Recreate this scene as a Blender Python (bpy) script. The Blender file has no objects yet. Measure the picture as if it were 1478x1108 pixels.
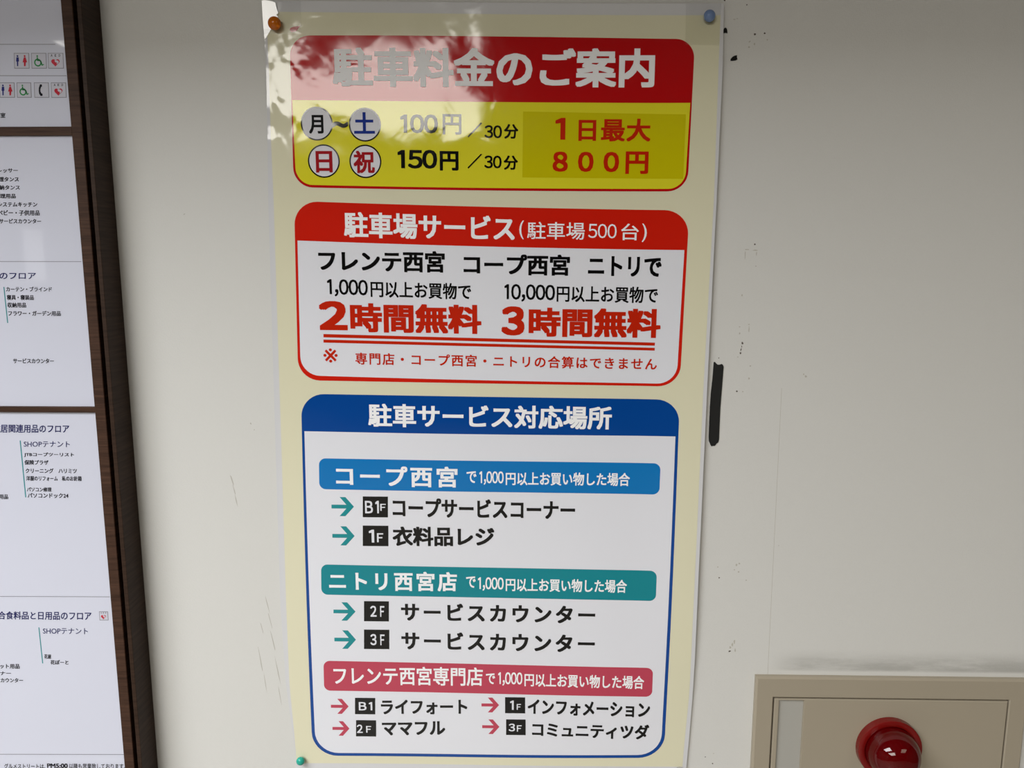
import bpy, bmesh, math
from mathutils import Vector, Matrix
from mathutils.geometry import tessellate_polygon

C = bpy.context.scene.collection
SC = bpy.context.scene

# ---------------------------------------------------------------- camera
CAM_Y, CAM_Z = -0.87, 1.63
pitch, yaw, roll = 0.150277, -0.021278, 0.000498
cp, sp_, cy, sy = math.cos(pitch), math.sin(pitch), math.cos(yaw), math.sin(yaw)
fwd = Vector((sy * cp, cy * cp, -sp_)); rgt = Vector((cy, -sy, 0)); upv = rgt.cross(fwd)
r2 = math.cos(roll) * rgt + math.sin(roll) * upv
u2 = -math.sin(roll) * rgt + math.cos(roll) * upv
cam_data = bpy.data.cameras.new('camera')
cam_data.sensor_width = 36.0
cam_data.lens = 1090 / 1478 * 36.0
cam_data.clip_start = 0.02
cam = bpy.data.objects.new('camera', cam_data)
cam.matrix_world = Matrix(((r2.x, u2.x, -fwd.x, 0), (r2.y, u2.y, -fwd.y, CAM_Y), (r2.z, u2.z, -fwd.z, CAM_Z), (0, 0, 0, 1)))
C.objects.link(cam)
SC.camera = cam

# ---------------------------------------------------------------- world and exposure
W = bpy.data.worlds.new('hall'); SC.world = W; W.use_nodes = True
W.node_tree.nodes['Background'].inputs[0].default_value = (0.9, 0.95, 1.0, 1)
W.node_tree.nodes['Background'].inputs[1].default_value = 0.2
SC.view_settings.view_transform = 'Standard'
SC.view_settings.look = 'None'
SC.view_settings.exposure = 0.0
SC.view_settings.gamma = 1.0
SC.view_settings.use_curve_mapping = False

# ---------------------------------------------------------------- the ceiling lights of the hall and the added lights
def ceiling_light(name, x0, x1, y0, y1, z, radiance, col=(1, 1, 1)):
    d = bpy.data.lights.new(name, 'AREA'); d.shape = 'RECTANGLE'
    d.size = x1 - x0; d.size_y = y1 - y0
    d.energy = radiance * math.pi * (x1 - x0) * (y1 - y0)
    d.color = col
    o = bpy.data.objects.new(name, d); C.objects.link(o)
    o.location = ((x0 + x1) / 2, (y0 + y1) / 2, z)
    return o
CEIL = 2.70
ceiling_light('ceiling_light', -2.35, -0.6, -1.95, -0.75, CEIL - 0.01, 15.6, (0.97, 0.985, 1.0))
ceiling_light('ceiling_light', -2.24, -0.25, -5.55, -2.88, CEIL - 0.01, 10.0, (1, 0.97, 0.90))
ceiling_light('ceiling_light', 1.2, 2.4, -3.2, -1.7, CEIL - 0.01, 3.0, (1, 0.88, 0.70))  # warm fill added on the right to brighten the upper wall
lit = ceiling_light('added_wall_light', -0.16, 0.16, -0.10, 0.10, 1.72, 2.0)  # small light added on the left wall for a reflection in the board
lit.matrix_world = Matrix.Translation((-3.18, -4.05, 1.72)) @ Matrix.Rotation(math.radians(-90), 4, 'Y')

# ---------------------------------------------------------------- materials
def s2l(c):
    c = c / 255
    return c / 12.92 if c <= 0.04045 else ((c + 0.055) / 1.055) ** 2.4
def rgb(c): return (s2l(c[0]), s2l(c[1]), s2l(c[2]), 1)

def relief_nodes(nt):
    """the fine creases of the laminated sheet, the same for all its print"""
    N, L = nt.nodes, nt.links
    geo = N.new('ShaderNodeNewGeometry')
    sep = N.new('ShaderNodeSeparateXYZ'); L.new(geo.outputs['Position'], sep.inputs[0])
    def rng(sock, a, b, c, d):
        m = N.new('ShaderNodeMapRange'); m.interpolation_type = 'SMOOTHSTEP'
        m.inputs[1].default_value = a; m.inputs[2].default_value = b
        m.inputs[3].default_value = c; m.inputs[4].default_value = d
        L.new(sock, m.inputs[0]); return m.outputs[0]
    def mul(a, b, op='MULTIPLY'):
        m = N.new('ShaderNodeMath'); m.operation = op
        for i, v in enumerate((a, b)):
            if isinstance(v, (int, float)): m.inputs[i].default_value = v
            else: L.new(v, m.inputs[i])
        return m.outputs[0]
    def noise(scale, detail, rough, dist=0.0, stretch=(1, 1, 1), off=(0, 0, 0)):
        mp = N.new('ShaderNodeMapping'); mp.inputs['Scale'].default_value = stretch
        mp.inputs['Location'].default_value = off
        L.new(geo.outputs['Position'], mp.inputs[0])
        n = N.new('ShaderNodeTexNoise'); n.inputs['Scale'].default_value = scale
        n.inputs['Detail'].default_value = detail; n.inputs['Roughness'].default_value = rough
        n.inputs['Distortion'].default_value = dist
        L.new(mp.outputs[0], n.inputs['Vector']); return n.outputs[0]
    upper = rng(sep.outputs['Z'], 1.64, 1.80, 0.0, 1.0)
    left = rng(sep.outputs['X'], -0.05, 0.10, 1.0, 0.0)
    mask = mul(upper, left)
    edge = rng(sep.outputs['X'], -0.285, -0.235, 1.0, 0.0)
    big = mul(noise(9, 1.5, 0.45, 0.5, (1, 1, 1.2), (5, 0, 2)), mul(mask, 0.0026))
    small = mul(noise(34, 2.0, 0.5, 0.5, (1, 1, 1), (0, 0, 7)), mul(mask, 0.00025))
    curl = mul(noise(38, 1.0, 0.5, 0.4, (1.4, 1, 0.6), (3, 0, 1)), mul(mul(edge, upper), 0.0018))
    gen = mul(noise(7, 1.0, 0.4, 0.3), 0.0009)
    fine = mul(noise(45, 2.0, 0.5), 0.000018)
    h = mul(mul(mul(mul(big, small, 'ADD'), curl, 'ADD'), gen, 'ADD'), fine, 'ADD')
    b = N.new('ShaderNodeBump'); b.inputs['Strength'].default_value = 1.0
    b.inputs['Distance'].default_value = 1.0
    L.new(h, b.inputs['Height'])
    return b.outputs[0]

def mat(name, col, rough=0.5, spec=0.5, metal=0.0, relief=False, **kw):
    m = bpy.data.materials.new(name); m.use_nodes = True
    nt = m.node_tree; p = nt.nodes['Principled BSDF']
    p.inputs['Base Color'].default_value = rgb(col)
    p.inputs['Roughness'].default_value = rough
    p.inputs['Specular IOR Level'].default_value = spec
    p.inputs['Metallic'].default_value = metal
    for k, v in kw.items(): p.inputs[k.replace('_', ' ')].default_value = v
    if relief: nt.links.new(relief_nodes(nt), p.inputs['Normal'])
    return m

PR = dict(rough=0.07, spec=0.55, relief=True)
M = {
 'margin': mat('laminate_white', (214, 214, 216), **PR),
 'cream': mat('print_cream', (225, 221, 192), **PR),
 'red': mat('print_dark_red', (188, 8, 14), **PR),
 'red2': mat('print_red', (208, 30, 12), **PR),
 'yellow': mat('print_yellow', (226, 218, 44), **PR),
 'olive': mat('print_olive', (206, 195, 8), **PR),
 'white': mat('print_white', (230, 231, 238), **PR),
 'vinyl': mat('vinyl_white', (246, 246, 248), rough=0.6, spec=0.1),
 'black': mat('print_black', (5, 5, 6), **PR),
 'navy': mat('print_blue', (0, 68, 148), **PR),
 'sky': mat('print_light_blue', (0, 118, 190), **PR),
 'teal': mat('print_teal', (0, 134, 146), **PR),
 'arrow': mat('print_arrow_teal', (20, 140, 146), **PR),
 'pink': mat('print_pink', (190, 66, 88), **PR),
 'disc_white': mat('sticker_white', (222, 222, 228), rough=0.6, spec=0.12),
 'disc_black': mat('sticker_black', (8, 8, 10), rough=0.6, spec=0.12),
 'ink_blue': mat('print_ink_blue', (22, 48, 138), rough=0.6, spec=0.12),
 'ink_red': mat('print_ink_red', (158, 6, 18), rough=0.6, spec=0.12),
 'max_red': mat('print_price_red', (196, 36, 8), **PR),
 'board': mat('board_white', (208, 210, 224), rough=0.03, spec=0.35),
 'b_ink': mat('board_ink', (38, 38, 46), rough=0.1, spec=0.35),
 'b_navy': mat('board_navy', (44, 46, 96), rough=0.1, spec=0.35),
 'b_teal': mat('board_teal', (56, 140, 146), rough=0.1, spec=0.35),
 'b_rule': mat('board_rule', (140, 140, 148), rough=0.1, spec=0.35),
 'b_red': mat('board_red', (190, 50, 66), rough=0.1, spec=0.35),
 'b_green': mat('board_green', (60, 140, 84), rough=0.1, spec=0.35),
 'b_man': mat('board_man_blue', (52, 56, 120), rough=0.1, spec=0.35),
 'b_tile': mat('board_tile', (200, 200, 212), rough=0.1, spec=0.35),
 'tape_black': mat('black_tape', (36, 36, 35), rough=0.8, spec=0.2),
 'bit_black': mat('black_residue', (14, 12, 10), rough=0.7, spec=0.2),
 'dirt': mat('grime', (186, 182, 172), rough=0.9, spec=0.1),
 'dirt_dark': mat('grime_dark', (96, 88, 80), rough=0.9, spec=0.1),
 'enamel': mat('beige_enamel', (164, 154, 136), rough=0.38, spec=0.4),
 'enamel_gap': mat('gap_shadow', (40, 34, 24), rough=0.8, spec=0.1),
 'strip': mat('grey_strip', (172, 170, 163), rough=0.3, spec=0.4),
 'lamp_ring': mat('red_plastic', (118, 14, 12), rough=0.25, spec=0.5),
 'pin_blue': mat('blue_plastic', (112, 136, 178), rough=0.2, spec=0.5),
 'pin_teal': mat('teal_plastic', (40, 168, 148), rough=0.25, spec=0.5),
 'steel': mat('steel', (180, 180, 178), rough=0.25, metal=1.0),
 'pin_orange': mat('amber_plastic', (228, 122, 10), rough=0.12, spec=0.6, Transmission_Weight=0.35, IOR=1.45),
 'pin_clear': mat('clear_plastic', (240, 240, 235), rough=0.05, spec=0.5, Transmission_Weight=0.9, IOR=1.45),
}
def lens_mat():
    m = mat('ruby_lens', (130, 0, 6), rough=0.04, spec=0.6, Transmission_Weight=0.6, IOR=1.46)
    return m
M['lens'] = lens_mat()
M['glare'] = mat('tape_glare_white', (250, 250, 252), rough=0.08, spec=0.6)  # white colour stands for the glare on the clear tape
M['scuff'] = mat('faint_scuff', (182, 179, 170), rough=0.8, spec=0.1)
M['reflector'] = mat('lamp_reflector', (60, 2, 5), rough=0.3, metal=0.8)

def tape_mat():
    m = bpy.data.materials.new('clear_tape'); m.use_nodes = True
    nt = m.node_tree; N, L = nt.nodes, nt.links
    N.remove(N['Principled BSDF'])
    t = N.new('ShaderNodeBsdfTransparent'); g = N.new('ShaderNodeBsdfGlossy'); g.inputs['Roughness'].default_value = 0.12
    d = N.new('ShaderNodeBsdfDiffuse'); d.inputs[0].default_value = (.95, .92, .84, 1)
    f = N.new('ShaderNodeFresnel'); f.inputs[0].default_value = 1.5
    m1 = N.new('ShaderNodeMixShader'); m1.inputs[0].default_value = 0.04
    m2 = N.new('ShaderNodeMixShader')
    L.new(t.outputs[0], m1.inputs[1]); L.new(d.outputs[0], m1.inputs[2])
    L.new(f.outputs[0], m2.inputs[0]); L.new(m1.outputs[0], m2.inputs[1]); L.new(g.outputs[0], m2.inputs[2])
    L.new(m2.outputs[0], N['Material Output'].inputs[0])
    return m
M['tape'] = tape_mat()

def wall_mat():
    m = mat('woven_wallpaper', (214, 213, 209), rough=0.75, spec=0.2)
    nt = m.node_tree; N, L = nt.nodes, nt.links; p = N['Principled BSDF']
    geo = N.new('ShaderNodeNewGeometry')
    mp = N.new('ShaderNodeMapping'); mp.inputs['Scale'].default_value = (1, 1, 3.0); L.new(geo.outputs['Position'], mp.inputs[0])
    n1 = N.new('ShaderNodeTexNoise'); n1.inputs['Scale'].default_value = 330; n1.inputs['Detail'].default_value = 2; L.new(mp.outputs[0], n1.inputs['Vector'])
    mp2 = N.new('ShaderNodeMapping'); mp2.inputs['Scale'].default_value = (3.0, 1, 1); L.new(geo.outputs['Position'], mp2.inputs[0])
    n2 = N.new('ShaderNodeTexNoise'); n2.inputs['Scale'].default_value = 330; n2.inputs['Detail'].default_value = 1; L.new(mp2.outputs[0], n2.inputs['Vector'])
    ad = N.new('ShaderNodeMath'); ad.operation = 'ADD'; L.new(n1.outputs[0], ad.inputs[0]); L.new(n2.outputs[0], ad.inputs[1])
    b = N.new('ShaderNodeBump'); b.inputs['Strength'].default_value = 0.35; b.inputs['Distance'].default_value = 0.0006
    L.new(ad.outputs[0], b.inputs['Height']); L.new(b.outputs[0], p.inputs['Normal'])
    # dust rubbed into the paper above the alarm cabinet, in streaks, and faint grey scuffs
    n3 = N.new('ShaderNodeTexNoise'); n3.inputs['Scale'].default_value = 9; n3.inputs['Detail'].default_value = 7; n3.inputs['Roughness'].default_value = 0.7
    mp3 = N.new('ShaderNodeMapping'); mp3.inputs['Scale'].default_value = (1, 1, 5); L.new(geo.outputs['Position'], mp3.inputs[0]); L.new(mp3.outputs[0], n3.inputs['Vector'])
    sep = N.new('ShaderNodeSeparateXYZ'); L.new(geo.outputs['Position'], sep.inputs[0])
    def rng(s, a, b_, c, d):
        q = N.new('ShaderNodeMapRange'); q.interpolation_type = 'SMOOTHSTEP'
        for i, v in enumerate((a, b_, c, d)): q.inputs[i + 1].default_value = v
        L.new(s, q.inputs[0]); return q.outputs[0]
    def mul(a, b_):
        q = N.new('ShaderNodeMath'); q.operation = 'MULTIPLY'
        for i, v in enumerate((a, b_)):
            if isinstance(v, float): q.inputs[i].default_value = v
            else: L.new(v, q.inputs[i])
        return q.outputs[0]
    x0, z0 = 0.27995, 1.13904
    k = mul(mul(rng(sep.outputs['Z'], z0 + 0.0035, z0 + 0.008, 0.0, 1.0), rng(sep.outputs['Z'], z0 + 0.010, z0 + 0.036, 1.0, 0.0)),
            mul(rng(sep.outputs['X'], x0 + 0.01, x0 + 0.07, 0.0, 1.0), rng(n3.outputs[0], 0.32, 0.6, 0.25, 0.75)))
    k = mul(k, 0.62)
    mx = N.new('ShaderNodeMix'); mx.data_type = 'RGBA'
    mx.inputs[6].default_value = rgb((214, 213, 209)); mx.inputs[7].default_value = rgb((120, 118, 110))
    L.new(k, mx.inputs[0]); L.new(mx.outputs[2], p.inputs['Base Color'])
    return m
M['wall'] = wall_mat()

def wood_mat(name, c1, c2, rot=0.0):
    m = mat(name, c1, rough=0.5, spec=0.15)
    nt = m.node_tree; N, L = nt.nodes, nt.links; p = N['Principled BSDF']
    geo = N.new('ShaderNodeNewGeometry'); mp = N.new('ShaderNodeMapping')
    mp.inputs['Scale'].default_value = (6, 6, 120); mp.inputs['Rotation'].default_value = (0, rot, 0)
    L.new(geo.outputs['Position'], mp.inputs[0])
    n = N.new('ShaderNodeTexNoise'); n.inputs['Scale'].default_value = 3.2; n.inputs['Detail'].default_value = 5; n.inputs['Roughness'].default_value = 0.65
    L.new(mp.outputs[0], n.inputs['Vector'])
    cr = N.new('ShaderNodeValToRGB'); cr.color_ramp.elements[0].color = rgb(c1); cr.color_ramp.elements[1].color = rgb(c2)
    cr.color_ramp.elements[0].position = 0.3; cr.color_ramp.elements[1].position = 0.72
    L.new(n.outputs[0], cr.inputs[0]); L.new(cr.outputs[0], p.inputs['Base Color'])
    b = N.new('ShaderNodeBump'); b.inputs['Strength'].default_value = 0.25; b.inputs['Distance'].default_value = 0.0004
    L.new(n.outputs[0], b.inputs['Height']); L.new(b.outputs[0], p.inputs['Normal'])
    return m
M['wood'] = wood_mat('walnut_laminate', (41, 29, 22), (64, 47, 37), 0.12)
M['wood_bead'] = wood_mat('walnut_bead', (50, 34, 26), (82, 58, 45), 0.0)
M['groove'] = mat('groove_shade', (14, 10, 8), rough=0.6, spec=0.2)  # near-black colour stands for the shade inside the groove
M['floor'] = mat('floor_tile', (128, 124, 118), rough=0.4)
M['ceiling'] = mat('ceiling_board', (130, 130, 128), rough=0.9)
M['paint'] = mat('hall_paint', (64, 61, 58), rough=0.8)

# ---------------------------------------------------------------- helpers
def link(name, me, m, parent=None):
    o = bpy.data.objects.new(name, me); C.objects.link(o)
    if m: me.materials.append(M[m] if isinstance(m, str) else m)
    if parent: o.parent = parent
    return o
def from_bm(name, bm, m, parent=None, smooth=False):
    me = bpy.data.meshes.new(name); bm.to_mesh(me); bm.free()
    if smooth:
        for p in me.polygons: p.use_smooth = True
        me.set_sharp_from_angle(angle=math.radians(38))
    return link(name, me, m, parent)
def tag(o, label=None, cat=None, group=None, kind=None):
    if label: o['label'] = label
    if cat: o['category'] = cat
    if group: o['group'] = group
    if kind: o['kind'] = kind
    return o
def root(name, loc, label, cat, group=None):
    o = bpy.data.objects.new(name, None); C.objects.link(o); o.location = loc; o.empty_display_size = 0.02
    tag(o, label, cat, group); ROOT[name] = o
    return o
ROOT = {}
def rebase(parent):
    """children were modelled in world coordinates"""
    bpy.context.view_layer.update()
    inv = parent.matrix_world.inverted()
    for ch in parent.children: ch.matrix_parent_inverse = inv
def add_box(bm, x0, x1, y0, y1, z0, z1, bevel=0.0, seg=2):
    r = bmesh.ops.create_cube(bm, size=1.0)
    for v in r['verts']:
        v.co = Vector((x0 + (v.co.x + .5) * (x1 - x0), y0 + (v.co.y + .5) * (y1 - y0), z0 + (v.co.z + .5) * (z1 - z0)))
    if bevel > 0:
        es = list({e for v in r['verts'] for e in v.link_edges})
        bmesh.ops.bevel(bm, geom=es, offset=bevel, segments=seg, profile=0.5, affect='EDGES')
def box(name, x0, x1, y0, y1, z0, z1, m, parent=None, bevel=0.0, seg=2):
    bm = bmesh.new(); add_box(bm, x0, x1, y0, y1, z0, z1, bevel, seg)
    return from_bm(name, bm, m, parent)
def lathe(prof, centre, n=48, axis='y'):
    """profile of (radius, distance out from the wall); the wall's front is -y"""
    bm = bmesh.new(); rings = []
    for r, d in prof:
        if r < 1e-6: rings.append([bm.verts.new((centre[0], centre[1] - d, centre[2]))])
        else: rings.append([bm.verts.new((centre[0] + r * math.cos(2 * math.pi * i / n), centre[1] - d, centre[2] + r * math.sin(2 * math.pi * i / n))) for i in range(n)])
    for a, b in zip(rings, rings[1:]):
        for i in range(n):
            j = (i + 1) % n
            if len(a) == 1 and len(b) == 1: continue
            if len(a) == 1: bm.faces.new((a[0], b[j], b[i]))
            elif len(b) == 1: bm.faces.new((a[i], a[j], b[0]))
            else: bm.faces.new((a[i], a[j], b[j], b[i]))
    bmesh.ops.recalc_face_normals(bm, faces=bm.faces)
    return bm

# ---------------------------------------------------------------- relief of the hanging sheet
def sheet_relief(x, z):
    """distance of the sheet from the wall: it hangs loose and lifts along its right edge"""
    def s(t):
        t = max(0.0, min(1.0, t)); return t * t * (3 - 2 * t)
    r = 0.0030 + 0.0045 * s((x - 0.12) / 0.12) * s((z - 1.07) / 0.16) * s((1.95 - z) / 0.12)
    r += 0.0007 * math.sin(9 * x + 5.5 * z + 1.0) + 0.0004 * math.sin(17 * x - 11 * z)
    return r
def sheet_normal(x, z):
    e = 0.002
    return Vector((-(sheet_relief(x + e, z) - sheet_relief(x - e, z)) / (2 * e), -1, -(sheet_relief(x, z + e) - sheet_relief(x, z - e)) / (2 * e))).normalized()
LAYER = 0.00012
class OnSheet:
    def y(s, x, z, k): return -(sheet_relief(x, z) + k * LAYER)
    def n(s, x, z): return sheet_normal(x, z)
class TiltedGlare:
    """the white glare on the tape, tilted off the sheet to mirror the light"""
    def y(s, x, z, k): return -(sheet_relief(x, z) + k * LAYER + 0.045 * (z - GLARE_Z))
    def n(s, x, z): return (sheet_normal(x, z) + Vector((0, 0, -0.045))).normalized()
class OnFlat:
    def __init__(s, d): s.d = d
    def y(s, x, z, k): return -(s.d + k * LAYER)
    def n(s, x, z): return Vector((0, -1, 0))
SHEET = OnSheet()

def lay(name, pts2, faces, m, parent, surf, layer, step=0):
    vs = [(x, surf.y(x, z, layer + (i // step * 0.09 if step else 0)), z) for i, (x, z) in enumerate(pts2)]
    me = bpy.data.meshes.new(name)
    fs = []
    for f in faces:     # face the room
        a = 0.0
        for i in range(len(f)):
            p, q = pts2[f[i]], pts2[f[(i + 1) % len(f)]]; a += p[0] * q[1] - q[0] * p[1]
        if abs(a) < 1e-12: continue
        fs.append(tuple(f) if a > 0 else tuple(reversed(f)))
    me.from_pydata(vs, [], fs); me.validate(); me.update()
    o = link(name, me, m, parent)
    for p in me.polygons: p.use_smooth = True
    me.normals_split_custom_set_from_vertices([surf.n(v.co.x, v.co.z) for v in me.vertices])
    return o

def bil(q, u, v, bow=(0, 0, 0, 0)):
    """quad TL TR BR BL; u to the right, v downwards; bow lifts the middle of top, bottom (z) and left, right (x)"""
    (ax, az), (bx, bz), (cx, cz), (dx, dz) = q
    x = (1 - v) * ((1 - u) * ax + u * bx) + v * ((1 - u) * dx + u * cx)
    z = (1 - v) * ((1 - u) * az + u * bz) + v * ((1 - u) * dz + u * cz)
    z += 4 * u * (1 - u) * ((1 - v) * bow[0] + v * bow[1])
    x += 4 * v * (1 - v) * ((1 - u) * bow[2] + u * bow[3])
    return x, z

def panel(name, q, radii, m, parent, surf, layer, bow=(0, 0, 0, 0), cell=0.012):
    """panel with rounded corners (radii TL TR BR BL) cut as rows that follow the sheet"""
    w = math.hypot(q[1][0] - q[0][0], q[1][1] - q[0][1]); h = math.hypot(q[3][0] - q[0][0], q[3][1] - q[0][1])
    vs = set([0.0, 1.0])
    nr = max(1, int(h / cell)); vs |= {i / nr for i in range(nr + 1)}
    for r, top in ((radii[0], 1), (radii[1], 1), (radii[2], 0), (radii[3], 0)):
        if r > 0:
            for k in range(0, 10):
                t = r * (1 - math.cos(k / 9 * math.pi / 2)) / h
                vs.add(t if top else 1 - t)
    vs = sorted(vs); rows = [vs[0]]
    for v in vs[1:]:
        if v - rows[-1] > 1e-5: rows.append(v)
    nc = max(2, int(w / cell)); pts, faces = [], []
    for v in rows:
        d = v * h; L = R = 0.0
        def ins(r, t): return r - math.sqrt(max(0, r * r - (r - t) ** 2)) if t < r else 0.0
        L = max(ins(radii[0], d), ins(radii[3], h - d)) if True else 0
        R = max(ins(radii[1], d), ins(radii[2], h - d))
        for i in range(nc + 1):
            u = (L + (w - L - R) * i / nc) / w
            pts.append(bil(q, u, v, bow))
    for r in range(len(rows) - 1):
        for i in range(nc):
            a = r * (nc + 1) + i; faces.append((a, a + nc + 1, a + nc + 2, a + 1))
    return lay(name, pts, faces, m, parent, surf, layer)

def polygon(name, pts, m, parent, surf, layer):
    tri = tessellate_polygon([[Vector((x, z, 0)) for x, z in pts]])
    return lay(name, pts, [tuple(t) for t in tri], m, parent, surf, layer)

def disc(name, c, rx, rz, m, parent, surf, layer, hole=0.0, n=40):
    pts = [(c[0] + rx * math.cos(2 * math.pi * i / n), c[1] + rz * math.sin(2 * math.pi * i / n)) for i in range(n)]
    if hole > 0:
        k = len(pts); pts += [(c[0] + (rx - hole) * math.cos(2 * math.pi * i / n), c[1] + (rz - hole) * math.sin(2 * math.pi * i / n)) for i in range(n)]
        return lay(name, pts, [(i, (i + 1) % n, k + (i + 1) % n, k + i) for i in range(n)], m, parent, surf, layer)
    pts.append(c)
    return lay(name, pts, [(i, (i + 1) % n, n) for i in range(n)], m, parent, surf, layer)

ARROW = ((0, .4), (.664, .4), (.36, 0), (.62, 0), (1, .5), (.62, 1), (.36, 1), (.664, .6), (0, .6))

GLYPHS = {}
# the poster's figure 1 has a flag but no foot
ONE = ([(.14, 0), (.235, 0), (.235, .735), (.165, .735), (.14, .65), (.0, .64), (.0, .565), (.14, .60)], [(0, 1, 2, 3), (0, 3, 4), (3, 5, 6, 7)], 0.0, 0.0, .235, .735)
def figures(text):
    """a number set close, from the gothic face's own wide figures"""
    if ('#', text) in GLYPHS: return GLYPHS['#', text]
    vs, fs, x = [], [], 0.0
    for ch in text:
        gv, gf, gx, gy, w, h = ONE if ch == '1' else raw_glyphs(ch.translate(FULL), 1.0)
        adv = 0.30 if ch == ',' else (0.66 if ch == 'B' else 0.585)
        dx = x + (0.05 - gx if ch == ',' else adv / 2 - (gx + w / 2) + (0.02 if ch == '1' else 0))
        n = len(vs); vs += [(a + dx, b) for a, b in gv]; fs += [tuple(n + i for i in f) for f in gf]
        x += adv
    x0 = min(v[0] for v in vs); x1 = max(v[0] for v in vs); y0 = min(v[1] for v in vs); y1 = max(v[1] for v in vs)
    GLYPHS['#', text] = ([((a - x0) / (x1 - x0), (y1 - b) / (y1 - y0)) for a, b in vs], fs, x1 - x0, y1 - y0)
    return GLYPHS['#', text]
def glyphs(text, bold, spacing):
    key = (text, bold, spacing)
    if key in GLYPHS: return GLYPHS[key]
    vs, fs, x0, y0, w, h = raw_glyphs(text, spacing)
    GLYPHS[key] = ([((a - x0) / w, (y0 + h - b) / max(1e-6, h)) for a, b in vs], fs, w, h)
    return GLYPHS[key]
def raw_glyphs(text, spacing):
    key = ('raw', text, spacing)
    if key in GLYPHS: return GLYPHS[key]
    cu = bpy.data.curves.new('t', 'FONT'); cu.body = text; cu.size = 1.0
    cu.space_character = spacing; cu.resolution_u = 3; cu.fill_mode = 'FRONT'
    o = bpy.data.objects.new('t', cu); C.objects.link(o)
    dg = bpy.context.evaluated_depsgraph_get()
    me = bpy.data.meshes.new_from_object(o.evaluated_get(dg))
    vs = [(v.co.x, v.co.y) for v in me.vertices]; fs = [tuple(p.vertices) for p in me.polygons]
    bpy.data.objects.remove(o); bpy.data.curves.remove(cu); bpy.data.meshes.remove(me)
    x0 = min(v[0] for v in vs); x1 = max(v[0] for v in vs); y0 = min(v[1] for v in vs); y1 = max(v[1] for v in vs)
    GLYPHS[key] = (vs, fs, x0, y0, x1 - x0, y1 - y0)
    return GLYPHS[key]
FULL = str.maketrans('0123456789,BF', '０１２３４５６７８９，ＢＦ')     # the gothic face's own figures
def lettering(text, q, m, parent, surf, layer, bold=0.0, spacing=1.0, name='lettering'):
    if spacing == 1.0 and text.isascii() and text.strip('0123456789,BF') == '': vs, fs, gw, gh = figures(text)
    else: vs, fs, gw, gh = glyphs(text, 0, spacing)
    if bold <= 0: return lay(name, [bil(q, u, v) for u, v in vs], fs, m, parent, surf, layer)
    # a heavier weight: the strokes are laid down nine times, a little apart
    bx, by = bold / (gw + 2 * bold), 0.8 * bold / (gh + 1.6 * bold)
    pts, faces = [], []
    for k, (i, j) in enumerate(((0, 0), (-1, -1), (1, -1), (1, 1), (-1, 1), (0, -1), (1, 0), (0, 1), (-1, 0))):
        n = len(pts)
        for u, v in vs: pts.append(bil(q, bx + u * (1 - 2 * bx) + i * bx, by + v * (1 - 2 * by) + j * by))
        faces += [tuple(n + a for a in f) for f in fs]
    return lay(name, pts, faces, m, parent, surf, layer, len(vs))

def smooth(t):
    t = max(0.0, min(1.0, t)); return t * t * (3 - 2 * t)

# ---------------------------------------------------------------- the hall
def struct(o): o['kind'] = 'structure'; return o
struct(box('wall_front', -3.2, 3.2, 0.0, 0.12, 0, CEIL, 'wall'))
struct(box('floor', -3.2, 3.2, -7.0, 0.0, -0.1, 0.0, 'floor'))
struct(box('ceiling', -3.2, 3.2, -7.0, 0.0, CEIL, CEIL + 0.1, 'ceiling'))
struct(box('shading_soffit_1', -3.2, 3.2, -0.70, -0.002, 2.17, CEIL - 0.002, 'ceiling'))  # unseen overhang, added to shade the upper part of the wall
struct(box('wall_back', -3.2, 3.2, -7.1, -7.0, 0, CEIL, 'paint'))
struct(box('wall_left', -3.3, -3.2, -7.0, 0.0, 0, CEIL, 'paint'))
struct(box('wall_right', 3.2, 3.3, -7.0, 0.0, 0, CEIL, 'paint'))
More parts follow.
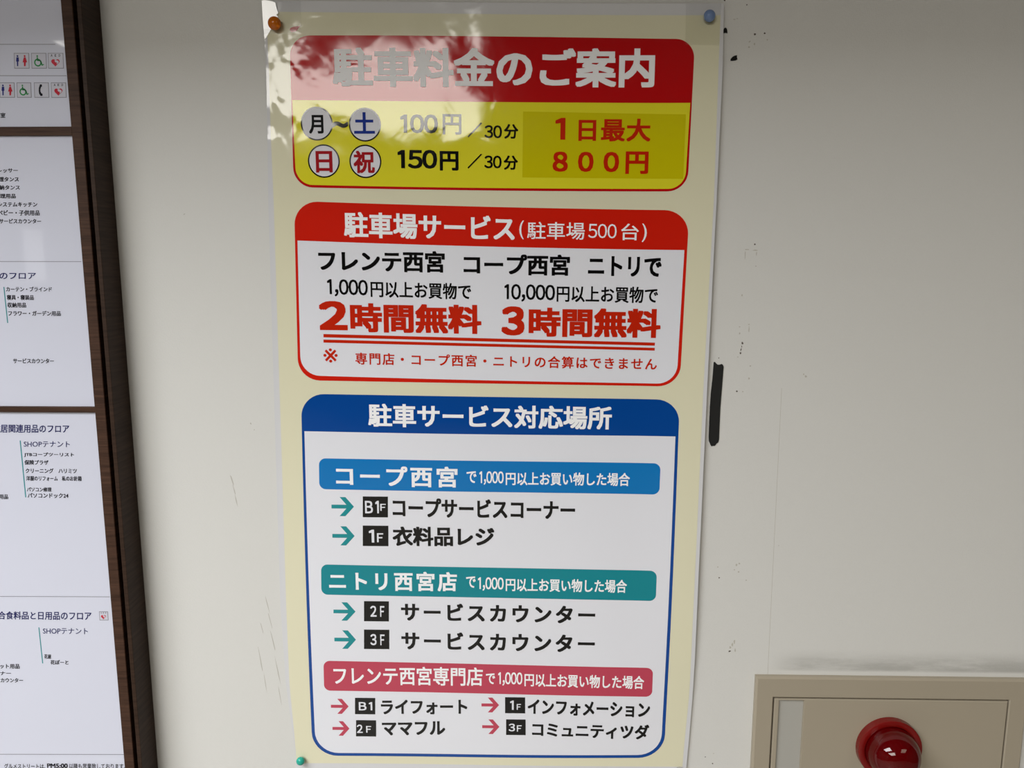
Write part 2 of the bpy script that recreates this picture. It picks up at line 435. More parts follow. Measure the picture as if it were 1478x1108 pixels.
# ---------------------------------------------------------------- the parking fee poster
poster = root('poster', (-0.03776, -0.004, 1.49385), 'tall glossy laminated parking fee poster with red, yellow and blue boxes pinned to the wall', 'poster')
def ribbon(name, rows, m, parent, layer, nc=56):
    """a field whose left and right edges are given row by row (x, z, x, z)"""
    pts, faces = [], []
    for a, b, c, d in rows:
        for i in range(nc + 1):
            t = i / nc; pts.append((a + (c - a) * t, b + (d - b) * t))
    for r in range(len(rows) - 1):
        for i in range(nc):
            k = r * (nc + 1) + i; faces.append((k, k + nc + 1, k + nc + 2, k + 1))
    return lay(name, pts, faces, m, parent, SHEET, layer)
sheet = ribbon('laminated_sheet', [(-0.28952, 1.91841, 0.20846, 1.91176), (-0.28944, 1.90591, 0.20858, 1.89929), (-0.28935, 1.89336, 0.2087, 1.88678), (-0.28926, 1.88076, 0.20882, 1.87422), (-0.28917, 1.86809, 0.20896, 1.86165), (-0.28908, 1.85538, 0.20913, 1.84906), (-0.28913, 1.8426, 0.20914, 1.83647), (-0.28942, 1.82977, 0.20908, 1.82387), (-0.28972, 1.81689, 0.20903, 1.81122), (-0.29002, 1.80395, 0.20897, 1.79851), (-0.29032, 1.79095, 0.20892, 1.78573), (-0.29067, 1.7779, 0.20887, 1.7729), (-0.29115, 1.76478, 0.20882, 1.76), (-0.29163, 1.75161, 0.20877, 1.74704), (-0.29212, 1.73838, 0.20871, 1.73402), (-0.29261, 1.72509, 0.20866, 1.72093), (-0.29311, 1.71174, 0.2086, 1.70777), (-0.29345, 1.69833, 0.20849, 1.69455), (-0.29367, 1.68485, 0.20838, 1.68126), (-0.2939, 1.67131, 0.20826, 1.66791), (-0.29414, 1.6577, 0.20814, 1.65449), (-0.29438, 1.64403, 0.20802, 1.641), (-0.29462, 1.63029, 0.20789, 1.62745), (-0.29487, 1.61649, 0.20777, 1.61383), (-0.29513, 1.60261, 0.20763, 1.60014), (-0.29541, 1.58866, 0.2075, 1.58639), (-0.29569, 1.57465, 0.20736, 1.57256), (-0.29597, 1.56056, 0.20722, 1.55868), (-0.29626, 1.5464, 0.20707, 1.54472), (-0.29654, 1.53217, 0.20692, 1.5307), (-0.29684, 1.51786, 0.20677, 1.51661), (-0.29713, 1.50348, 0.20662, 1.50246), (-0.29742, 1.48903, 0.20649, 1.48824), (-0.29771, 1.4745, 0.20639, 1.47395), (-0.29801, 1.4599, 0.20628, 1.45959), (-0.2983, 1.44522, 0.20618, 1.44517), (-0.29859, 1.43047, 0.20607, 1.43068), (-0.29887, 1.41564, 0.20597, 1.41612), (-0.29914, 1.40075, 0.20586, 1.40149), (-0.29941, 1.38577, 0.20576, 1.38678), (-0.29968, 1.37073, 0.20565, 1.37201), (-0.29994, 1.35561, 0.20554, 1.35716), (-0.30021, 1.34042, 0.20544, 1.34224), (-0.30046, 1.32515, 0.20534, 1.32724), (-0.30072, 1.30981, 0.20523, 1.31216), (-0.30098, 1.2944, 0.20513, 1.29701), (-0.30123, 1.27892, 0.20503, 1.28178), (-0.30148, 1.26336, 0.20496, 1.26647), (-0.30173, 1.24772, 0.20488, 1.25108), (-0.30198, 1.23201, 0.2048, 1.2356), (-0.30183, 1.21622, 0.20474, 1.22003), (-0.30147, 1.20036, 0.20472, 1.20429), (-0.3011, 1.18442, 0.20473, 1.18838), (-0.30074, 1.1684, 0.20476, 1.17233), (-0.30037, 1.15229, 0.20473, 1.15614), (-0.30001, 1.1361, 0.20456, 1.13983), (-0.29965, 1.11982, 0.20437, 1.12344), (-0.2984, 1.10347, 0.20399, 1.10698), (-0.29697, 1.08702, 0.2034, 1.09051), (-0.29555, 1.07048, 0.20277, 1.07405), (-0.29396, 1.05385, 0.20208, 1.0576), (-0.29237, 1.03712, 0.20124, 1.04107), (-0.29176, 1.02029, 0.2004, 1.02445), (-0.29152, 1.00337, 0.19972, 1.00776), (-0.29127, 0.98636, 0.19934, 0.99098)], 'margin', poster, 0)
field = ribbon('cream_field', [(-0.28588, 1.90704, 0.20517, 1.89977), (-0.2859, 1.89497, 0.20506, 1.88774), (-0.28591, 1.88285, 0.20496, 1.87568), (-0.28592, 1.87069, 0.20487, 1.86359), (-0.28594, 1.85847, 0.20481, 1.85149), (-0.28597, 1.84619, 0.20479, 1.83938), (-0.28614, 1.83387, 0.20485, 1.82726), (-0.28631, 1.8215, 0.20492, 1.8151), (-0.28649, 1.80907, 0.205, 1.80289), (-0.28667, 1.79659, 0.20507, 1.79062), (-0.28685, 1.78406, 0.20515, 1.77829), (-0.287, 1.77148, 0.20523, 1.76591), (-0.287, 1.75884, 0.20531, 1.75346), (-0.287, 1.74615, 0.20539, 1.74096), (-0.28701, 1.7334, 0.20547, 1.7284), (-0.28702, 1.7206, 0.20555, 1.71578), (-0.28703, 1.70774, 0.2055, 1.7031), (-0.2872, 1.69482, 0.20532, 1.69036), (-0.28741, 1.68185, 0.20514, 1.67756), (-0.28762, 1.66881, 0.20495, 1.6647), (-0.28783, 1.65572, 0.20477, 1.65177), (-0.28805, 1.64256, 0.20457, 1.63878), (-0.28827, 1.62934, 0.20438, 1.62573), (-0.28849, 1.61606, 0.20418, 1.61262), (-0.28872, 1.60272, 0.20398, 1.59945), (-0.28894, 1.58931, 0.20378, 1.58621), (-0.28916, 1.57583, 0.20357, 1.57291), (-0.28939, 1.56229, 0.20336, 1.55955), (-0.28962, 1.54868, 0.20314, 1.54613), (-0.28984, 1.53501, 0.20292, 1.53265), (-0.29008, 1.52126, 0.2027, 1.5191), (-0.29031, 1.50745, 0.20247, 1.50549), (-0.29054, 1.49358, 0.20228, 1.49182), (-0.29077, 1.47963, 0.20218, 1.47809), (-0.291, 1.46561, 0.20209, 1.4643), (-0.29123, 1.45153, 0.20199, 1.45045), (-0.29146, 1.43738, 0.20189, 1.43653), (-0.29169, 1.42316, 0.20179, 1.42255), (-0.29194, 1.40887, 0.20169, 1.4085), (-0.29218, 1.39451, 0.20159, 1.39439), (-0.29242, 1.38009, 0.20149, 1.38021), (-0.29265, 1.3656, 0.20139, 1.36597), (-0.29289, 1.35104, 0.20129, 1.35166), (-0.29312, 1.33641, 0.20119, 1.33728), (-0.29335, 1.32172, 0.20109, 1.32283), (-0.29358, 1.30695, 0.20099, 1.3083), (-0.29381, 1.29212, 0.20089, 1.29371), (-0.29403, 1.27722, 0.20077, 1.27904), (-0.29426, 1.26225, 0.20066, 1.2643), (-0.29448, 1.24721, 0.20054, 1.24948), (-0.2947, 1.2321, 0.20043, 1.23459), (-0.29482, 1.21691, 0.20032, 1.2196), (-0.29488, 1.20166, 0.20025, 1.20446), (-0.29495, 1.18633, 0.20021, 1.18917), (-0.29501, 1.17092, 0.20019, 1.17375), (-0.29508, 1.15543, 0.20018, 1.1582), (-0.29514, 1.13987, 0.20013, 1.14255), (-0.29521, 1.12422, 0.20008, 1.12681), (-0.29481, 1.1085, 0.19982, 1.11101), (-0.29402, 1.0927, 0.19901, 1.09517), (-0.29324, 1.07682, 0.19816, 1.07934), (-0.29245, 1.06085, 0.19726, 1.06351), (-0.29187, 1.04479, 0.19639, 1.04764), (-0.29129, 1.02864, 0.19572, 1.03168), (-0.29104, 1.01241, 0.19505, 1.01565)], 'cream', poster, 1)
fee_box = panel('fee_box', ((-0.2615, 1.88226), (0.17871, 1.8757), (0.1762, 1.71603), (-0.26361, 1.72136)), (0.0216, 0.02, 0.0216, 0.0216), 'red', poster, SHEET, 2, (0.0016, -0.0012, 0.0, 0.0))
yl = panel('yellow_field', ((-0.26122, 1.81484), (0.17594, 1.80983), (0.17353, 1.71874), (-0.26068, 1.72408)), (0.0, 0.0, 0.0184, 0.0184), 'yellow', fee_box, SHEET, 3, (0.0, -0.0012, 0.0, 0.0))
ol = panel('olive_field', ((-0.0064, 1.80213), (0.17175, 1.79794), (0.17118, 1.72952), (-0.00698, 1.73163)), (0.0, 0.0, 0.0, 0.0), 'olive', fee_box, SHEET, 4, (0.0, 0.0, 0.0, 0.0))
lettering('駐車料金のご案内', ((-0.21546, 1.87016), (0.13676, 1.86719), (0.13652, 1.82634), (-0.21545, 1.82892)), 'vinyl', fee_box, SHEET, 5, 0.034, 1)
badge = disc('day_badge', (-0.23492, 1.78972), 0.0176, 0.01784, 'disc_white', fee_box, SHEET, 4)
disc('badge_outline', (-0.23492, 1.78972), 0.01784, 0.01808, 'black', fee_box, SHEET, 4.6, 0.0015)
lettering('月', ((-0.24375, 1.79897), (-0.22754, 1.79892), (-0.22755, 1.77897), (-0.24375, 1.77901)), 'disc_black', fee_box, SHEET, 5, 0.03, 1)
badge = disc('day_badge', (-0.18151, 1.78851), 0.0176, 0.01784, 'disc_white', fee_box, SHEET, 4)
disc('badge_outline', (-0.18151, 1.78851), 0.01784, 0.01808, 'black', fee_box, SHEET, 4.6, 0.0015)
lettering('土', ((-0.19359, 1.80178), (-0.17052, 1.80175), (-0.17056, 1.77888), (-0.19363, 1.77891)), 'ink_blue', fee_box, SHEET, 5, 0.03, 1)
badge = disc('day_badge', (-0.22852, 1.74954), 0.0176, 0.01784, 'disc_white', fee_box, SHEET, 4)
disc('badge_outline', (-0.22852, 1.74954), 0.01784, 0.01808, 'black', fee_box, SHEET, 4.6, 0.0015)
lettering('日', ((-0.23754, 1.7604), (-0.2189, 1.76037), (-0.21894, 1.73715), (-0.23757, 1.73717)), 'ink_red', fee_box, SHEET, 5, 0.03, 1)
badge = disc('day_badge', (-0.1821, 1.74912), 0.0176, 0.01784, 'disc_white', fee_box, SHEET, 4)
disc('badge_outline', (-0.1821, 1.74912), 0.01784, 0.01808, 'black', fee_box, SHEET, 4.6, 0.0015)
lettering('祝', ((-0.19526, 1.76071), (-0.17163, 1.76069), (-0.17169, 1.73636), (-0.19531, 1.73638)), 'ink_red', fee_box, SHEET, 5, 0.03, 1)
lettering('~', ((-0.21792, 1.79189), (-0.2002, 1.79186), (-0.20021, 1.78521), (-0.21792, 1.78525)), 'black', fee_box, SHEET, 5, 0.02, 1)
lettering('100', ((-0.14211, 1.7995), (-0.10065, 1.79909), (-0.10071, 1.77918), (-0.14216, 1.7796)), 'black', fee_box, SHEET, 5, 0.024, 1)
lettering('円', ((-0.09528, 1.79978), (-0.07456, 1.79937), (-0.07462, 1.77762), (-0.09534, 1.77803)), 'black', fee_box, SHEET, 5, 0.02, 1)
lettering('150', ((-0.14602, 1.76178), (-0.10196, 1.76137), (-0.10202, 1.74119), (-0.14608, 1.7416)), 'black', fee_box, SHEET, 5, 0.03, 1)
lettering('円', ((-0.09904, 1.76025), (-0.07817, 1.76), (-0.07823, 1.73906), (-0.0991, 1.73931)), 'black', fee_box, SHEET, 5, 0.035, 1)
polygon('lettering', ((-0.06794, 1.77595), (-0.05317, 1.79053), (-0.05149, 1.78994), (-0.06687, 1.77476)), 'black', fee_box, SHEET, 5)
polygon('lettering', ((-0.06821, 1.74242), (-0.05336, 1.75719), (-0.05167, 1.75659), (-0.06714, 1.74122)), 'black', fee_box, SHEET, 5)
lettering('30', ((-0.04906, 1.78776), (-0.02971, 1.78748), (-0.02976, 1.77381), (-0.0491, 1.77409)), 'black', fee_box, SHEET, 5, 0.02, 1)
lettering('分', ((-0.02741, 1.78884), (-0.01168, 1.78864), (-0.01174, 1.77313), (-0.02746, 1.77333)), 'black', fee_box, SHEET, 5, 0.025, 1)
lettering('30', ((-0.04945, 1.75536), (-0.03014, 1.75509), (-0.03019, 1.74141), (-0.04949, 1.74167)), 'black', fee_box, SHEET, 5, 0.02, 1)
lettering('分', ((-0.02782, 1.75534), (-0.01201, 1.75507), (-0.01206, 1.73968), (-0.02788, 1.73994)), 'black', fee_box, SHEET, 5, 0.025, 1)
lettering('1', ((0.02936, 1.79533), (0.04037, 1.79513), (0.04026, 1.77192), (0.02926, 1.77212)), 'max_red', fee_box, SHEET, 5, 0.022, 1)
lettering('日最大', ((0.05489, 1.79465), (0.13404, 1.79369), (0.13393, 1.76948), (0.05478, 1.77035)), 'max_red', fee_box, SHEET, 5, 0.03, 1.08)
lettering('８００円', ((0.02661, 1.76012), (0.13259, 1.75897), (0.13248, 1.73482), (0.0265, 1.73586)), 'max_red', fee_box, SHEET, 5, 0.034, 1)
service_box = panel('service_box', ((-0.26387, 1.70619), (0.17923, 1.69535), (0.1753, 1.49632), (-0.26806, 1.50227)), (0.0264, 0.0272, 0.0256, 0.0256), 'red2', poster, SHEET, 2, (-0.0012, 0.0, 0.0, 0.0))
_ = panel('white_field', ((-0.26183, 1.66248), (0.17523, 1.65177), (0.1715, 1.49951), (-0.2648, 1.50817)), (0.0, 0.0, 0.0224, 0.0224), 'white', service_box, SHEET, 3, (-0.00144, -0.0008, 0.0, 0.0))
lettering('駐車場サービス', ((-0.20837, 1.69434), (-0.01537, 1.68964), (-0.01547, 1.6613), (-0.20845, 1.66595)), 'vinyl', service_box, SHEET, 5, 0.03, 1)
lettering('(', ((-0.01031, 1.68468), (-0.00523, 1.68452), (-0.00531, 1.66383), (-0.01038, 1.66399)), 'vinyl', service_box, SHEET, 5, 0.006, 1)
lettering('駐車場', ((-0.00133, 1.68314), (0.06336, 1.68232), (0.06328, 1.6632), (-0.0014, 1.66399)), 'vinyl', service_box, SHEET, 5, 0.008, 1)
lettering('500', ((0.06723, 1.68098), (0.09912, 1.68035), (0.09906, 1.66469), (0.06717, 1.66531)), 'vinyl', service_box, SHEET, 5, 0.004, 1)
lettering('台', ((0.10427, 1.68115), (0.124, 1.68091), (0.12392, 1.66257), (0.10419, 1.66281)), 'vinyl', service_box, SHEET, 5, 0.008, 1)
lettering(')', ((0.12751, 1.68109), (0.13293, 1.68093), (0.13285, 1.66069), (0.12743, 1.66085)), 'vinyl', service_box, SHEET, 5, 0.006, 1)
lettering('フレンテ西宮', ((-0.23882, 1.65242), (-0.09485, 1.65051), (-0.09491, 1.62642), (-0.2389, 1.62829)), 'black', service_box, SHEET, 5, 0.034, 1)
lettering('コープ西宮', ((-0.07359, 1.64799), (0.04708, 1.64669), (0.04698, 1.62304), (-0.07365, 1.62429)), 'black', service_box, SHEET, 5, 0.034, 1)
lettering('ニトリで', ((0.06762, 1.64549), (0.15045, 1.64434), (0.15037, 1.6219), (0.06753, 1.62301)), 'black', service_box, SHEET, 5, 0.034, 1)
lettering('1,000', ((-0.22984, 1.61953), (-0.18335, 1.61815), (-0.18341, 1.59849), (-0.22991, 1.59986)), 'black', service_box, SHEET, 5, 0.02, 1)
lettering('円以上お買物で', ((-0.18018, 1.61741), (-0.06514, 1.61413), (-0.06519, 1.59568), (-0.18023, 1.59892)), 'black', service_box, SHEET, 5, 0.02, 1)
lettering('10,000', ((-0.02716, 1.61397), (0.03049, 1.61285), (0.03041, 1.59324), (-0.02723, 1.59435)), 'black', service_box, SHEET, 5, 0.02, 1)
lettering('円以上お買物で', ((0.03246, 1.61226), (0.14737, 1.61041), (0.1473, 1.59202), (0.03239, 1.59383)), 'black', service_box, SHEET, 5, 0.02, 1)
lettering('2', ((-0.24061, 1.59447), (-0.20772, 1.59411), (-0.20783, 1.5607), (-0.24075, 1.56103)), 'max_red', service_box, SHEET, 5, 0.045, 1)
lettering('時間無料', ((-0.20466, 1.59214), (-0.0534, 1.58998), (-0.0535, 1.55667), (-0.20477, 1.55871)), 'max_red', service_box, SHEET, 5, 0.04, 1)
lettering('3', ((-0.03074, 1.5886), (-0.00412, 1.58847), (-0.00424, 1.55517), (-0.03085, 1.55528)), 'max_red', service_box, SHEET, 5, 0.045, 1)
lettering('時間無料', ((0.00064, 1.5873), (0.15148, 1.5857), (0.15136, 1.55246), (0.00052, 1.55398)), 'max_red', service_box, SHEET, 5, 0.04, 1)
_ = panel('underline', ((-0.23629, 1.55639), (0.14562, 1.54724), (0.14549, 1.54373), (-0.23644, 1.55254)), (0.0, 0.0, 0.0, 0.0), 'max_red', service_box, SHEET, 4, (0.0, 0.0, 0.0, 0.0))
_ = panel('underline', ((-0.23654, 1.54997), (0.14556, 1.54125), (0.14565, 1.53805), (-0.23667, 1.54643)), (0.0, 0.0, 0.0, 0.0), 'max_red', service_box, SHEET, 4, (0.0, 0.0, 0.0, 0.0))
lettering('※', ((-0.23721, 1.53978), (-0.22064, 1.53967), (-0.22071, 1.52309), (-0.23728, 1.5232)), 'max_red', service_box, SHEET, 5, 0, 1)
lettering('専門店・コープ西宮・ニトリの合算はできません', ((-0.20015, 1.53513), (0.1485, 1.52938), (0.14844, 1.51546), (-0.2002, 1.52113)), 'max_red', service_box, SHEET, 5, 0.02, 1.18)
location_box = panel('location_box', ((-0.2655, 1.48628), (0.1758, 1.48091), (0.17136, 1.02767), (-0.26994, 1.02314)), (0.0272, 0.0264, 0.032, 0.032), 'navy', poster, SHEET, 2, (0.0, -0.0008, -0.00144, 0.00096))
_ = panel('white_field', ((-0.2633, 1.44153), (0.17226, 1.43776), (0.16735, 1.0316), (-0.26583, 1.0272)), (0.0, 0.0, 0.0288, 0.0288), 'white', location_box, SHEET, 3, (-0.00064, -0.0008, -0.0012, 0.0008))
lettering('駐車サービス対応場所', ((-0.18704, 1.47521), (0.09806, 1.4727), (0.09795, 1.44513), (-0.18712, 1.44751)), 'vinyl', location_box, SHEET, 5, 0.03, 1)
b1 = panel('blue_bar', ((-0.24726, 1.40891), (0.15619, 1.40517), (0.15565, 1.36737), (-0.24828, 1.37113)), (0.008, 0.008, 0.008, 0.008), 'sky', location_box, SHEET, 4, (0.0, 0.0, 0.0, 0.0))
b2 = panel('teal_bar', ((-0.24973, 1.277), (0.15543, 1.27301), (0.15526, 1.23485), (-0.25076, 1.23842)), (0.008, 0.008, 0.008, 0.008), 'teal', location_box, SHEET, 4, (0.0, 0.0, 0.0, 0.0))
b3 = panel('pink_bar', ((-0.25145, 1.15192), (0.15445, 1.14809), (0.15431, 1.10989), (-0.2521, 1.11213)), (0.008, 0.008, 0.008, 0.008), 'pink', location_box, SHEET, 4, (0.0, 0.0, 0.0, 0.0))
lettering('コープ西宮', ((-0.22765, 1.40064), (-0.08273, 1.39985), (-0.08283, 1.37447), (-0.22774, 1.37518)), 'vinyl', location_box, SHEET, 5, 0.03, 1.22)
lettering('で', ((-0.07208, 1.39467), (-0.06042, 1.39456), (-0.06048, 1.38018), (-0.07213, 1.3803)), 'vinyl', location_box, SHEET, 5, 0.02, 1)
lettering('1,000', ((-0.0569, 1.3947), (-0.02819, 1.39456), (-0.02825, 1.37807), (-0.05696, 1.3782)), 'vinyl', location_box, SHEET, 5, 0.02, 1)
lettering('円以上お買い物した場合', ((-0.02573, 1.39385), (0.12071, 1.39322), (0.12065, 1.37722), (-0.02579, 1.37778)), 'vinyl', location_box, SHEET, 5, 0.022, 1)
lettering('で', ((-0.07383, 1.26383), (-0.06216, 1.26366), (-0.06222, 1.24906), (-0.07389, 1.24922)), 'vinyl', location_box, SHEET, 5, 0.02, 1)
lettering('1,000', ((-0.0594, 1.26289), (-0.02835, 1.26255), (-0.02841, 1.24532), (-0.05947, 1.24563)), 'vinyl', location_box, SHEET, 5, 0.02, 1)
lettering('円以上お買い物した場合', ((-0.02584, 1.262), (0.12014, 1.26105), (0.12008, 1.24454), (-0.0259, 1.24539)), 'vinyl', location_box, SHEET, 5, 0.022, 1)
lettering('で', ((-0.05042, 1.13831), (-0.03912, 1.13807), (-0.03917, 1.12382), (-0.05048, 1.12406)), 'vinyl', location_box, SHEET, 5, 0.02, 1)
lettering('1,000', ((-0.03534, 1.13997), (-0.00541, 1.13998), (-0.00547, 1.12209), (-0.0354, 1.12205)), 'vinyl', location_box, SHEET, 5, 0.02, 1)
lettering('円以上お買い物した場合', ((-0.00285, 1.13925), (0.14401, 1.13739), (0.144, 1.11993), (-0.0029, 1.12181)), 'vinyl', location_box, SHEET, 5, 0.022, 1)
lettering('ニトリ西宮店', ((-0.24068, 1.26874), (-0.08481, 1.26908), (-0.08491, 1.24427), (-0.2408, 1.24391)), 'vinyl', location_box, SHEET, 5, 0.03, 1.22)
lettering('フレンテ西宮専門店', ((-0.23959, 1.14489), (-0.05416, 1.14581), (-0.05425, 1.12099), (-0.23975, 1.1199)), 'vinyl', location_box, SHEET, 5, 0.02, 1)
polygon('arrow', [bil(((-0.23394, 1.36162), (-0.20692, 1.36166), (-0.20766, 1.33803), (-0.23478, 1.33797)), u, v) for u, v in ARROW], 'arrow', location_box, SHEET, 4)
polygon('arrow', [bil(((-0.23423, 1.32526), (-0.20721, 1.32533), (-0.20796, 1.30141), (-0.23507, 1.30132)), u, v) for u, v in ARROW], 'arrow', location_box, SHEET, 4)
polygon('arrow', [bil(((-0.23629, 1.22869), (-0.20915, 1.22877), (-0.2099, 1.20502), (-0.23714, 1.20494)), u, v) for u, v in ARROW], 'arrow', location_box, SHEET, 4)
polygon('arrow', [bil(((-0.2364, 1.19228), (-0.20971, 1.19234), (-0.21048, 1.16809), (-0.23726, 1.16805)), u, v) for u, v in ARROW], 'arrow', location_box, SHEET, 4)
polygon('arrow', [bil(((-0.24401, 1.1012), (-0.22189, 1.10116), (-0.22257, 1.08088), (-0.24475, 1.08093)), u, v) for u, v in ARROW], 'pink', location_box, SHEET, 4)
polygon('arrow', [bil(((-0.2432, 1.07095), (-0.22185, 1.07089), (-0.22251, 1.05098), (-0.24392, 1.05105)), u, v) for u, v in ARROW], 'pink', location_box, SHEET, 4)
polygon('arrow', [bil(((-0.05608, 1.10569), (-0.03431, 1.10586), (-0.03435, 1.08607), (-0.05619, 1.08587)), u, v) for u, v in ARROW], 'pink', location_box, SHEET, 4)
polygon('arrow', [bil(((-0.05538, 1.07636), (-0.03394, 1.07655), (-0.03398, 1.05686), (-0.05548, 1.05664)), u, v) for u, v in ARROW], 'pink', location_box, SHEET, 4)
_ = panel('floor_badge', ((-0.19632, 1.36271), (-0.16616, 1.36276), (-0.16679, 1.33701), (-0.19707, 1.33695)), (0.0, 0.0, 0.0, 0.0), 'black', location_box, SHEET, 4, (0.0, 0.0, 0.0, 0.0))
_ = panel('floor_badge', ((-0.19738, 1.32657), (-0.16646, 1.32665), (-0.16709, 1.301), (-0.19814, 1.30091)), (0.0, 0.0, 0.0, 0.0), 'black', location_box, SHEET, 4, (0.0, 0.0, 0.0, 0.0))
_ = panel('floor_badge', ((-0.19872, 1.2306), (-0.16827, 1.23068), (-0.16893, 1.20458), (-0.19951, 1.20451)), (0.0, 0.0, 0.0, 0.0), 'black', location_box, SHEET, 4, (0.0, 0.0, 0.0, 0.0))
_ = panel('floor_badge', ((-0.19984, 1.19364), (-0.1687, 1.19372), (-0.16934, 1.1682), (-0.20062, 1.16812)), (0.0, 0.0, 0.0, 0.0), 'black', location_box, SHEET, 4, (0.0, 0.0, 0.0, 0.0))
_ = panel('floor_badge', ((-0.21386, 1.10283), (-0.18857, 1.10284), (-0.18919, 1.08069), (-0.21457, 1.08068)), (0.0, 0.0, 0.0, 0.0), 'black', location_box, SHEET, 4, (0.0, 0.0, 0.0, 0.0))
_ = panel('floor_badge', ((-0.21353, 1.07258), (-0.18828, 1.0726), (-0.18889, 1.05044), (-0.21423, 1.05041)), (0.0, 0.0, 0.0, 0.0), 'black', location_box, SHEET, 4, (0.0, 0.0, 0.0, 0.0))
_ = panel('floor_badge', ((-0.02684, 1.10675), (-0.00195, 1.10698), (-0.00188, 1.08555), (-0.02685, 1.0853)), (0.0, 0.0, 0.0, 0.0), 'black', location_box, SHEET, 4, (0.0, 0.0, 0.0, 0.0))
_ = panel('floor_badge', ((-0.02557, 1.07702), (-0.00125, 1.07726), (-0.00118, 1.05617), (-0.02558, 1.05592)), (0.0, 0.0, 0.0, 0.0), 'black', location_box, SHEET, 4, (0.0, 0.0, 0.0, 0.0))
lettering('B1', ((-0.19392, 1.35726), (-0.17726, 1.35744), (-0.17732, 1.34207), (-0.19398, 1.34189)), 'white', location_box, SHEET, 5, 0.022, 1)
lettering('F', ((-0.17561, 1.35377), (-0.16896, 1.35384), (-0.16899, 1.34525), (-0.17565, 1.34519)), 'white', location_box, SHEET, 5, 0.022, 1)
lettering('1', ((-0.1901, 1.32163), (-0.1839, 1.3217), (-0.18397, 1.30544), (-0.19017, 1.30537)), 'white', location_box, SHEET, 5, 0.022, 1)
lettering('F', ((-0.18053, 1.31723), (-0.17299, 1.31731), (-0.17305, 1.306), (-0.18058, 1.30592)), 'white', location_box, SHEET, 5, 0.022, 1)
lettering('2', ((-0.19125, 1.22478), (-0.18368, 1.22486), (-0.18376, 1.21065), (-0.19133, 1.21056)), 'white', location_box, SHEET, 5, 0.022, 1)
lettering('F', ((-0.17927, 1.22455), (-0.174, 1.22461), (-0.17408, 1.21057), (-0.17935, 1.21052)), 'white', location_box, SHEET, 5, 0.022, 1)
lettering('3', ((-0.19232, 1.18791), (-0.18471, 1.188), (-0.1848, 1.17332), (-0.19241, 1.17324)), 'white', location_box, SHEET, 5, 0.022, 1)
lettering('F', ((-0.1801, 1.1875), (-0.17471, 1.18757), (-0.1748, 1.17344), (-0.18019, 1.17338)), 'white', location_box, SHEET, 5, 0.022, 1)
lettering('B1', ((-0.20941, 1.09717), (-0.19249, 1.09737), (-0.19256, 1.0862), (-0.20949, 1.086)), 'white', location_box, SHEET, 5, 0.022, 1)
lettering('2', ((-0.21273, 1.06654), (-0.20549, 1.06663), (-0.20556, 1.05526), (-0.2128, 1.05517)), 'white', location_box, SHEET, 5, 0.022, 1)
lettering('F', ((-0.20115, 1.06478), (-0.1947, 1.06486), (-0.19475, 1.05587), (-0.20121, 1.05578)), 'white', location_box, SHEET, 5, 0.022, 1)
lettering('1', ((-0.02054, 1.10244), (-0.01607, 1.10253), (-0.01611, 1.09018), (-0.02058, 1.09009)), 'white', location_box, SHEET, 5, 0.022, 1)
lettering('F', ((-0.01238, 1.09797), (-0.00705, 1.09808), (-0.00708, 1.09037), (-0.01241, 1.09026)), 'white', location_box, SHEET, 5, 0.022, 1)
lettering('3', ((-0.02236, 1.07138), (-0.01441, 1.07156), (-0.01444, 1.06115), (-0.02239, 1.06097)), 'white', location_box, SHEET, 5, 0.022, 1)
lettering('F', ((-0.01217, 1.06936), (-0.00629, 1.06948), (-0.00632, 1.06104), (-0.01219, 1.06091)), 'white', location_box, SHEET, 5, 0.022, 1)
lettering('コープサービスコーナー', ((-0.16085, 1.36158), (0.05666, 1.35942), (0.05658, 1.33594), (-0.16095, 1.33798)), 'black', location_box, SHEET, 5, 0.034, 1)
lettering('衣料品レジ', ((-0.16171, 1.32583), (-0.03956, 1.32612), (-0.03965, 1.30184), (-0.16182, 1.30149)), 'black', location_box, SHEET, 5, 0.034, 1)
lettering('サービスカウンター', ((-0.1536, 1.22909), (0.08266, 1.22733), (0.08259, 1.20465), (-0.15372, 1.20615)), 'black', location_box, SHEET, 5, 0.034, 1.25)
lettering('サービスカウンター', ((-0.15403, 1.19166), (0.08285, 1.19034), (0.08278, 1.16737), (-0.15416, 1.16841)), 'black', location_box, SHEET, 5, 0.034, 1.25)
lettering('ライフォート', ((-0.18165, 1.10031), (-0.0739, 1.10254), (-0.07397, 1.08296), (-0.18177, 1.0806)), 'black', location_box, SHEET, 5, 0.034, 1)
lettering('ママフル', ((-0.18121, 1.07099), (-0.10185, 1.07301), (-0.10193, 1.05417), (-0.18131, 1.05206)), 'black', location_box, SHEET, 5, 0.034, 1)
lettering('インフォメーション', ((0.0013, 1.10478), (0.15228, 1.10194), (0.15227, 1.08194), (0.00124, 1.08482)), 'black', location_box, SHEET, 5, 0.034, 1)
lettering('コミュニティツダ', ((0.00685, 1.07467), (0.15201, 1.07241), (0.15199, 1.05225), (0.00679, 1.0545)), 'black', location_box, SHEET, 5, 0.034, 1)
polygon('red_smudge', ((-0.26126, 1.88799), (-0.26003, 1.89012), (-0.25656, 1.89146), (-0.2535, 1.89173), (-0.25083, 1.89221), (-0.24854, 1.89241), (-0.25089, 1.89057), (-0.2525, 1.88829), (-0.25486, 1.8863), (-0.25907, 1.88575)), 'red', poster, SHEET, 3)
GLARE_Z = 1.87848
